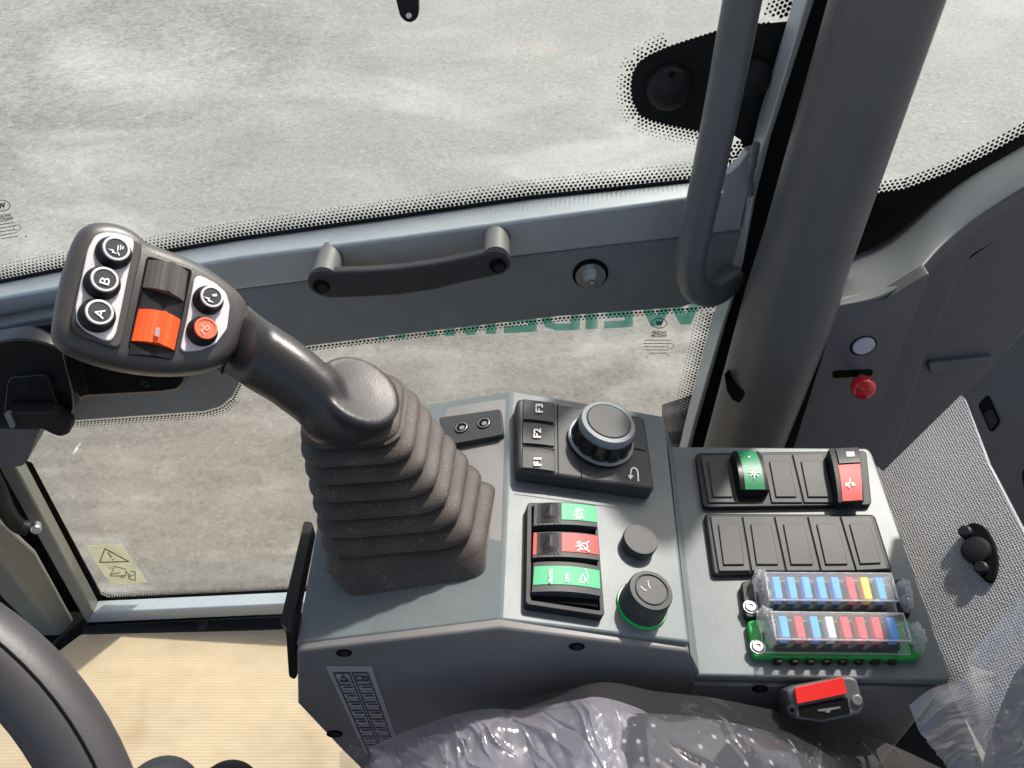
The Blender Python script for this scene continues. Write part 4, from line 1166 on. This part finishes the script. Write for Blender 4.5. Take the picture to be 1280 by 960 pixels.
for i in range(NR * 12 + 1):
    f = i / (NR * 12)
    ph = (f * NR) % 1.0
    wv_ = abs(math.cos(math.pi * ph)) ** .62     # round ridge, sharp fold
    q = [a.lerp(b, f ** .92) for a, b in zip(bq, tq)]
    fac = 1.0 - (1 - wv_) * (.17 + .06 * f)
    if f > .97: fac *= .93
    rings.append(rring(q, fac, .22 + .08 * f))
rings.append(rring([p + PLf.n * .003 for p in tq], .80, .35))
rings.append(rring([p + PLf.n * .001 for p in tq], .55, .4))
loft('boot', rings, M['boot'], js, ang=70)
HC = pt(190, 385, .392)
HN = (-HC.normalized() + RIGHT * .30 + UP * .34).normalized()
PH = Plane(HC, HN)
def PH_T(x, y): return (PH.at(x, y, 0)).dot(FWD)
# handle
UL = [((296, 371), (266, 460)), ((312, 383), (280, 468)), ((336, 402), (298, 478)), ((363, 419), (317, 490)), ((389, 438), (338, 502)),
      ((408, 455), (357, 516)), ((423, 470), (374, 529)), ((434, 490), (385, 546)), ((448, 503), (399, 555)), ((464, 512), (420, 559)), ((478, 517), (444, 556)), ((489, 523), (470, 545))]
ts = [PH_T(290, 415) + .020, PH_T(295, 420) + .018, .412, .412, .413, .414, .415, .416, .417, .419, .422, .425]
dep = [.42, .45, .47, .49, .50, .50, .50, .48, .46, .44, .40, .30]
Uc = smooth_open([pt(*u, t_) for (u, l), t_ in zip(UL, ts)], 5); Lc = smooth_open([pt(*l, t_ + .004) for (u, l), t_ in zip(UL, ts)], 5)
dd = smooth_open([V((d, 0, 0)) for d in dep], 5)
rings = []
for u, l, d in zip(Uc, Lc, dd):
    c = (u + l) / 2; a = (u - l) / 2
    vd = c.normalized()
    b = vd * (a.length * 2 * d.x)
    rings.append([c + a * math.cos(2 * math.pi * k / 28) + b * math.sin(2 * math.pi * k / 28) for k in range(28)])
hnd_o = loft('handle', rings, M['grip'], js, ang=80)
sm_ = rings[4]
tube('handle_seam', [p + (p - sum(sm_, V()) / 28).normalized() * .0001 for p in sm_], .0006, M['void'], js, seg=6, closed=True)
DN = (-pt(452, 500, 1).normalized() * .62 + RIGHT * .44 + UP * .62).normalized()
rest_o = lathe('palm_rest', pt(450, 489, .419), DN, [(.010, -.022), (.017, -.014), (.0218, -.006), (.0232, -.001), (.0228, .0012), (.0212, .0022), (.016, .0016), (.008, .0008), (.0001, .0006)], M['grip'], js, seg=56, ang=75)
# the palm rest is moulded in one piece with the handle
bm_ = bmesh.new(); bm_.from_mesh(hnd_o.data); bm_.from_mesh(rest_o.data); bm_.to_mesh(hnd_o.data); bm_.free()
bpy.data.objects.remove(rest_o)
md_ = hnd_o.modifiers.new('union', 'REMESH'); md_.mode = 'VOXEL'; md_.voxel_size = .0011; md_.use_smooth_shade = True
md_ = hnd_o.modifiers.new('soften', 'SMOOTH'); md_.factor = .5; md_.iterations = 14
# head
topf = [(88, 404), (94, 372), (104, 330), (112, 303), (123, 290), (148, 289.5), (172, 300), (190, 316), (238, 333), (268, 350), (289, 366), (299, 384), (294, 414), (277, 438), (246, 447), (200, 446), (150, 438), (112, 427), (96, 418)]
tf = smooth_closed(topf, 3)
tp3 = [PH.at(x, y, 0) for x, y in tf]
cc_ = sum(tp3, V()) / len(tp3)
ringsH = []
for off, hh in ((.0, .0), (.0, .0), (-.0035, -.0012), (-.006, -.004), (-.007, -.009), (-.0062, -.016), (-.002, -.023), (.004, -.0265), (.012, -.028)):
    ringsH.append([p + (cc_ - p).normalized() * off + HN * hh for p in tp3])
hd = loft('grip_head', ringsH[1:], M['grip_head'], js, ang=60)
# recess with thumb rollers
prism('roller_well', rounded([(184, 319), (241, 337), (217, 449), (160, 436)], 5, 3), PH, .0006, -.002, M['void'], js, bevel=.0004)
pod = prism('left_pod', smooth_closed([(90, 402), (95, 372), (105, 330), (113, 304), (124, 291), (148, 290.5), (171, 299), (178, 310), (168, 356), (157, 408), (149, 434), (128, 429), (100, 418)], 3), PH, .0030, -.006, M['grip_head'], js, bevel=.0024, seg=4)
lp = prism('left_plate', rounded([(110, 311), (119, 294), (131, 290), (148, 291.5), (166, 297.5), (168, 304), (152, 384), (145, 417), (139, 426.5), (130, 425), (108, 414), (96, 402), (94.5, 384)], 5, 3), PH, .0042, .002, M['silver'], js, bevel=.0005)
rpz = prism('right_plate', rounded([(243, 348), (249, 343.5), (270, 354), (283, 366), (287.5, 382), (284, 411), (270, 430), (250, 437.5), (230, 439.5), (225.5, 435), (234, 397)], 4, 3), PH, .0014, -.001, M['silver'], js, bevel=.0004)
def button(cx, cy, r, face, pl_h=.0016):
    c = PH.at(cx - 4.0, cy + 4.0, pl_h)
    b = lathe('button', c, HN, [(r * 1.32, -.001), (r * 1.32, .0018), (r * 1.2, .0030), (r * 1.08, .0038), (r * 1.02, .0064), (r * .95, .0068), (.0001, .0068)], M['black'], js, seg=36)
    c2 = c + HN * .0066
    rg = lathe('button_ring', c2, HN, [(r * .99, -.0006), (r * .99, .0005), (r * .94, .0009), (r * .80, .0009), (r * .78, .0004)], M['silver'] if face is M['key'] else face, b, seg=36)
    lathe('button_face', c2, HN, [(r * .80, 0), (r * .80, .0005), (.0001, .0006)], face, b, seg=32)
    return b
hB = .0016 + .0066 + .0010; hA = hB + .0024
b1 = button(145.5, 313, .0061, M['key'], .0040); b2 = button(131, 351, .0061, M['key'], .0040); b3 = button(124.5, 391.5, .0061, M['key'], .0040)
b4 = button(263.5, 372, .0057, M['key']); b5 = button(256, 411, .0057, M['orange_btn'])
text('button_legend', 'B', 131, 351, (.30, -1), 12.5, PH, hA, M['ink'], b2, bold=.01)
text('button_legend', 'A', 124.5, 391.5, (.30, -1), 12.5, PH, hA, M['ink'], b3, bold=.01)
bolt = lambda x, y, s: [[(x - 8 * s, y - 3.6 * s), (x + 1.2 * s, y - 1.6 * s), (x + .6 * s, y + .8 * s), (x + 7 * s, y + 4.8 * s), (x - 2 * s, y + 2.6 * s), (x - 1.2 * s, y + .2 * s)]]
polys('button_legend', bolt(141.5, 313.5, .85), PH, hA, M['ink'], b1)
strokes('button_legend', [[(148, 307), (147, 313)], [(151, 306.5), (150.5, 312)], [(154, 308), (153.5, 311)], [(147.5, 315), (149, 319)]], 1.4, PH, hA, M['ink'], b1)
polys('button_legend', bolt(261.5, 374, .95), PH, hB, M['ink'], b4)
polys('button_legend', [[(265, 368), (271, 367), (271, 370.5), (266, 370.5)]], PH, hB, M['ink'], b4)
strokes('button_legend', [[(252, 406), (255, 410), (252, 413), (256, 418)], closed(circ(259, 410, 2.6, 2.4, 10))], 1.7, PH, hB, M['sticker'], b5)
def roller(q, mat, ridge):
    hf_ = lambda u, v: .0055 * (1 - (2 * u - 1) ** 2) + (.0016 * max(0, 1 - abs(u - .55) / .10)) - .0002 * (abs((u * 9) % 1 - .5) < .12)
    return patch('thumb_roller', q, PH, .001, hf_, -.003, mat, js, nu=36, nv=3, ang=50)
roller([(185, 325), (235, 340), (230, 377), (178, 359)], M['roller'], 1)
roller([(173, 386), (226, 400), (218, 438), (164, 426)], M['orange'], 1)
polys('roller_mark', [[(195, 409), (200, 410), (199, 421), (194, 420)]], PH, .0085, M['label'], js)
patch('roller_drum', [(181, 361), (230, 376), (226, 399), (174, 385)], PH, .0006, lambda u, v: .002 * (1 - (2 * u - 1) ** 2), -.003, M['black'], js, nu=12, nv=2)
patch('roller_drum', [(164, 428), (217, 440), (214, 449), (160, 443)], PH, .0006, lambda u, v: .003 * (1 - (2 * u - 1) ** 2), -.003, M['black'], js, nu=12, nv=2)

# ------------------------------------------------------------------ buckle
bc = PD.at(1030, 868, .004)
PB = Plane(V((bc.x, .196, -.43)) , V((-.10, -.42, .90)))
bu = thing('seat_belt_buckle', 'black belt buckle with a red push button in front of console', 'buckle')
ob = prism('housing', rounded([(982, 863), (993, 857), (1060, 844.5), (1071, 848), (1081, 882), (1076, 893), (1028, 903), (994, 898)], 4, 3), PB, 0, -.045, M['buckle_grey'], bu, bevel=.0022, seg=3)
prism('push_button', rounded([(993.5, 860), (1054, 846.5), (1059, 867), (996.5, 880)], 2, 3), PB, .0022, -.003, M['buckle_red'], bu, bevel=.0008)
prism('tongue_slot', rounded([(998, 883), (1059, 871), (1063, 892), (1026, 900), (1000, 896)], 3, 3), PB, .0004, -.002, M['void'], bu)
prism('slot_spring', [(1022, 887), (1050, 883), (1051, 885), (1038, 888), (1037, 891), (1032, 891), (1032, 889), (1023, 889)], PB, .0008, .0004, M['zinc'], bu)
screw('screw', 1071, 875, .0028, PB, .0, M['steel'], bu)
screw('screw', 989, 888, .0028, PB, .0, M['black'], bu)

# ------------------------------------------------------------------ seat
seat = thing('operator_seat', 'dark dotted fabric seat under clear film at the bottom', 'seat')
def cushion(name, path, mat):
    pass
edge = [(575, 935), (640, 905), (700, 888), (780, 882), (860, 884), (930, 896), (1000, 915), (1070, 938), (1130, 965), (1180, 1000)]
rowsS = []
E0 = [YP(.186).at(*p) for p in edge]
for dy, dz in ((.006, -.25), (.006, -.03), (.003, -.012), (-.004, -.004), (-.014, 0), (-.06, .004), (-.20, .004), (-.42, 0)):
    rowsS.append([p + V((0, dy, dz + (0.0))) for p in E0])
vs = [p for r in rowsS for p in r]; ns = len(edge); fs = []
for i in range(len(rowsS) - 1):
    for k in range(ns - 1): fs.append([i * ns + k, i * ns + k + 1, (i + 1) * ns + k + 1, (i + 1) * ns + k])
mk('cushion', vs, fs, M['fabric'], seat, subsurf=2, ang=180, uv=(V((1, 0, 0)), V((0, .8, -.6))))
# backrest: a bolster with rounded front edge at the lower right
PBk = Plane(pt(1270, 920, .40), (-.75, -.25, .55))
prism('backrest', smooth_closed([(1215, 1010), (1232, 930), (1252, 872), (1275, 830), (1330, 800), (1450, 820), (1450, 1150), (1230, 1150)], 5), PBk, 0, -.10, M['fabric'], seat, bevel=.012, seg=4, uv=(V((.5, 0, .85)), V((0, 1, 0))))

# ------------------------------------------------------------------ wrapping film
def film(name, label, grid, mat, amp, ncr, clen, cwid, fine=(56, 24), seed=1, lean=70, group=None):
    """thin sheet through a coarse grid of 3-D points, broken by many long sharp creases"""
    rows = [smooth_open(r, max(2, fine[0] // (len(r) - 1))) for r in grid]
    cols = list(zip(*rows))
    cols = [smooth_open(list(c), max(2, fine[1] // (len(grid) - 1))) for c in cols]
    nu, nv = len(cols), len(cols[0])
    # surface coordinates in metres
    mid = nv // 2; su = [0.0]
    for i in range(1, nu): su.append(su[-1] + (cols[i][mid] - cols[i - 1][mid]).length)
    mu_ = nu // 2; sv = [0.0]
    for j in range(1, nv): sv.append(sv[-1] + (cols[mu_][j] - cols[mu_][j - 1]).length)
    rg = random.Random(seed); cr = []
    for _ in range(ncr):
        an = R(lean + rg.gauss(0, 24)); ln = clen * rg.uniform(.4, 1.4); wd = cwid * rg.uniform(.5, 1.6)
        cr.append((rg.uniform(0, su[-1]), rg.uniform(0, sv[-1]), math.cos(an), math.sin(an), ln, wd, rg.uniform(-.6, 1) * amp, rg.uniform(-.25, .25)))
    vs, fs = [], []
    for i, c in enumerate(cols):
        for j, p in enumerate(c):
            x, y = su[i], sv[j]
            x += .004 * mnoise.noise(V((x * 60, y * 60, seed))); y += .004 * mnoise.noise(V((x * 60, y * 60, seed + 9.5)))
            d = .9 * amp * mnoise.noise(V((x * 22, y * 14, seed * 3.3)))
            for (cx, cy, ca, sa, ln, wd, h, bend) in cr:
                dx, dy = x - cx, y - cy
                a_ = dx * ca + dy * sa
                if abs(a_) > ln: continue
                b_ = abs(-dx * sa + dy * ca + bend * a_ * a_ / ln)
                if b_ > wd * 3: continue
                t_ = 1 - b_ / (wd * 3)
                d += h * t_ * t_ * (1 - (a_ / ln) ** 2)
            vs.append(p + V((0, -.5, .8)) * d)
    for i in range(nu - 1):
        for j in range(nv - 1): fs.append([i * nv + j, i * nv + j + 1, (i + 1) * nv + j + 1, (i + 1) * nv + j])
    o = mk(name, vs, fs, mat, None, ang=28)
    tag(o, label, 'film', group)
    return o


topE = [(424, 940), (470, 912), (530, 892), (600, 880), (690, 866), (755, 853), (820, 864), (890, 872), (960, 886), (1020, 898), (1080, 918), (1130, 938), (1180, 962)]
g0 = [YP(.199).at(*p) for p in topE]
g1 = [YP(.190).at(x, y + 14) for x, y in topE]
g2 = [YP(.176).at(x, y + 38) for x, y in topE]
g3 = [YP(.152).at(x, y + 90) for x, y in topE]
g4 = [YP(.120).at(x, y + 170) for x, y in topE]
film('wrapping_film', 'loose clear film draped along the seat cushion edge', [g0, g1, g2, g3, g4], M['film'], .0030, 46, .028, .0011, (360, 90), 3, 60)
cE = [(462, 934), (515, 912), (570, 893), (615, 886), (655, 888), (695, 880), (745, 871), (795, 884), (822, 900)]
g0 = [YP(.192).at(*p) for p in cE]
g1 = [YP(.180).at(x + 2, y + 22) for x, y in cE]
g2 = [YP(.166).at(x + 4, y + 55) for x, y in cE]
g3 = [YP(.146).at(x + 4, y + 100) for x, y in cE]
film('crumpled_film', 'crumpled milky film bunched over the front of the seat', [g0, g1, g2, g3], M['film2'], .0034, 110, .024, .0012, (340, 140), 5, 66)
# film over the backrest
e1 = [(1138, 882), (1150, 912), (1166, 935), (1183, 958), (1192, 1000)]
e2 = [(1165, 862), (1180, 890), (1196, 920), (1206, 950), (1214, 1000)]
e3 = [(1207, 845), (1216, 880), (1222, 915), (1226, 950), (1230, 1000)]
e4 = [(1210, 824), (1235, 850), (1240, 900), (1246, 950), (1250, 1000)]
e5 = [(1245, 782), (1262, 830), (1268, 890), (1272, 950), (1276, 1000)]
e6 = [(1284, 735), (1296, 800), (1302, 880), (1306, 950), (1310, 1000)]
e7 = [(1340, 690), (1350, 780), (1360, 880), (1360, 950), (1360, 1000)]
tt = [.405, .400, .395, .385, .378, .372, .366]
grid = [[pt(*p, t_ - .006 * j) for j, p in enumerate(e)] for e, t_ in zip((e1, e2, e3, e4, e5, e6, e7), tt)]
film('backrest_film', 'clear plastic film hanging over the seat backrest at lower right', grid, M['film3'], .0044, 75, .036, .0013, (170, 170), 8, 95)

# ------------------------------------------------------------------ steering wheel
sw = thing('steering_wheel', 'black leather steering wheel rim entering at the lower left', 'steering wheel')
tw = .33
wc = pt(-262, 1132, tw)
wn = -FWD
Rw = .1342
pts = [wc + (RIGHT * math.cos(2 * math.pi * k / 96) + UP * math.sin(2 * math.pi * k / 96)) * Rw for k in range(96)]
rim = tube('rim', pts, .0156, M['wheel'], sw, seg=28, closed=True)
pts2 = [wc + (RIGHT * math.cos(2 * math.pi * k / 96) + UP * math.sin(2 * math.pi * k / 96)) * (Rw + .0114) - FWD * .0109 for k in range(96)]
tube('rim_seam', pts2, .0006, M['void'], rim, seg=8, closed=True)
hubp = [wc + FWD * .03 + (RIGHT * math.cos(R(a)) + UP * math.sin(R(a))) * r_ for a, r_ in ((0, 0), (0, 0))]
lathe('hub', wc + FWD * .05, -FWD, [(.045, 0), (.045, .012), (.035, .02), (.0001, .022)], M['black'], sw, seg=32)
for a in (200, 340, 90):
    d = RIGHT * math.cos(R(a)) + UP * math.sin(R(a))
    tube('spoke', [wc + FWD * .045 + d * .03, wc + FWD * .03 + d * .08, wc + d * (Rw - .004)], .010, M['black'], sw, seg=14)
kb = thing('lever_knob', 'grey rounded knob top showing at the bottom edge', 'knob')
c = pt(203, 1000, .44)
lathe('knob_top', c, V((0, -.45, .9)), [(.0225 * math.cos(R(a)), .020 * math.sin(R(a))) for a in range(0, 90, 9)] + [(.0002, .02)], M['trim'], kb, seg=36)
tube('lever_stem', [c, c + V((-.02, 0, -.25)), V((c.x - .03, c.y + .04, -1.05))], .008, M['black'], kb, seg=14)
c = pt(286, 996, .47)
ph_ = thing('pedal_lever', 'dark rounded hump right of the grey knob', 'lever')
sh = lathe('lever_cap', c, V((0, -.45, .9)), [(.020 * math.cos(R(a)), .019 * math.sin(R(a))) for a in range(0, 90, 9)] + [(.0002, .019)], M['black'], ph_)
tube('lever_stem', [c, c + V((0, .02, -.25)), V((c.x, c.y + .06, -1.05))], .008, M['black'], ph_, seg=14)

roof = mk('unseen_cab_roof', [(-1.1, -.75, .5), (.75, -.75, .5), (.75, .66, .5), (-1.1, .66, .5), (-1.1, -.75, .56), (.75, -.75, .56), (.75, .66, .56), (-1.1, .66, .56)],  # out of view, added to block sky light and bounce fill inside
          [[3, 2, 1, 0], [4, 5, 6, 7], [0, 1, 5, 4], [1, 2, 6, 5], [2, 3, 7, 6], [3, 0, 4, 7]], M['headliner'], bevel=.01)
tag(roof, 'unseen pale cab roof added to shade and fill the interior', 'roof', kind='structure')
# strap
YS2 = YP(.60)
wsx = thing('window_stay', 'black strap tip with a small hole at the top edge', 'strap')
ol = [(488, -90), (518, -90), (523, 0), (523.5, 18), (520, 25), (513, 28.5), (506, 26.5), (500, 20), (495, 0)]
o = prism('strap', rounded(ol, 3, 3), YS2, .002, -.006, M['black'], wsx, bevel=.001)
polys('strap_hole', [circ(511, 19.5, 3.6, n=16)], YS2, .0024, M['ink'], wsx)

# ------------------------------------------------------------------ set each thing's origin at its foot
bpy.context.view_layer.update()
def descend(o):
    for c in o.children:
        yield c
        yield from descend(c)
for r_ in ROOTS:
    ms = [c for c in descend(r_) if c.type == 'MESH']
    xs = [v.co for c in ms for v in c.data.vertices]
    lo = V((min(v.x for v in xs), min(v.y for v in xs), min(v.z for v in xs))); hi = V((max(v.x for v in xs), max(v.y for v in xs), max(v.z for v in xs)))
    base = V(((lo.x + hi.x) / 2, (lo.y + hi.y) / 2, lo.z))
    for c in ms: c.data.transform(Matrix.Translation(-base))
    r_.location = base

# ------------------------------------------------------------------ light
EL, AZ = R(49), R(36)
D = V((math.sin(AZ) * math.cos(EL), math.cos(AZ) * math.cos(EL), math.sin(EL)))
sd = bpy.data.lights.new('sun', 'SUN'); sd.energy = 3.4; sd.angle = R(2.0); sd.color = (1, .955, .88)
so = bpy.data.objects.new('sun', sd); COL.objects.link(so)
so.rotation_euler = D.to_track_quat('Z', 'Y').to_euler(); so.location = D * 20
w = bpy.data.worlds.new('World'); sc.world = w; w.use_nodes = True
nt = w.node_tree
sky = nt.nodes.new('ShaderNodeTexSky'); sky.sky_type = 'NISHITA'; sky.sun_disc = False
sky.sun_elevation = EL; sky.sun_rotation = AZ; sky.air_density = 1.0; sky.dust_density = 4.0; sky.ozone_density = 1.0
bg = nt.nodes['Background']; bg.inputs[1].default_value = 0.15
L(nt, sky.outputs[0], bg.inputs[0])
sc.view_settings.view_transform = 'Standard'; sc.view_settings.look = 'None'
sc.view_settings.exposure = 0.72; sc.view_settings.gamma = 1.0
sc.cycles.max_bounces = 10; sc.cycles.transparent_max_bounces = 24
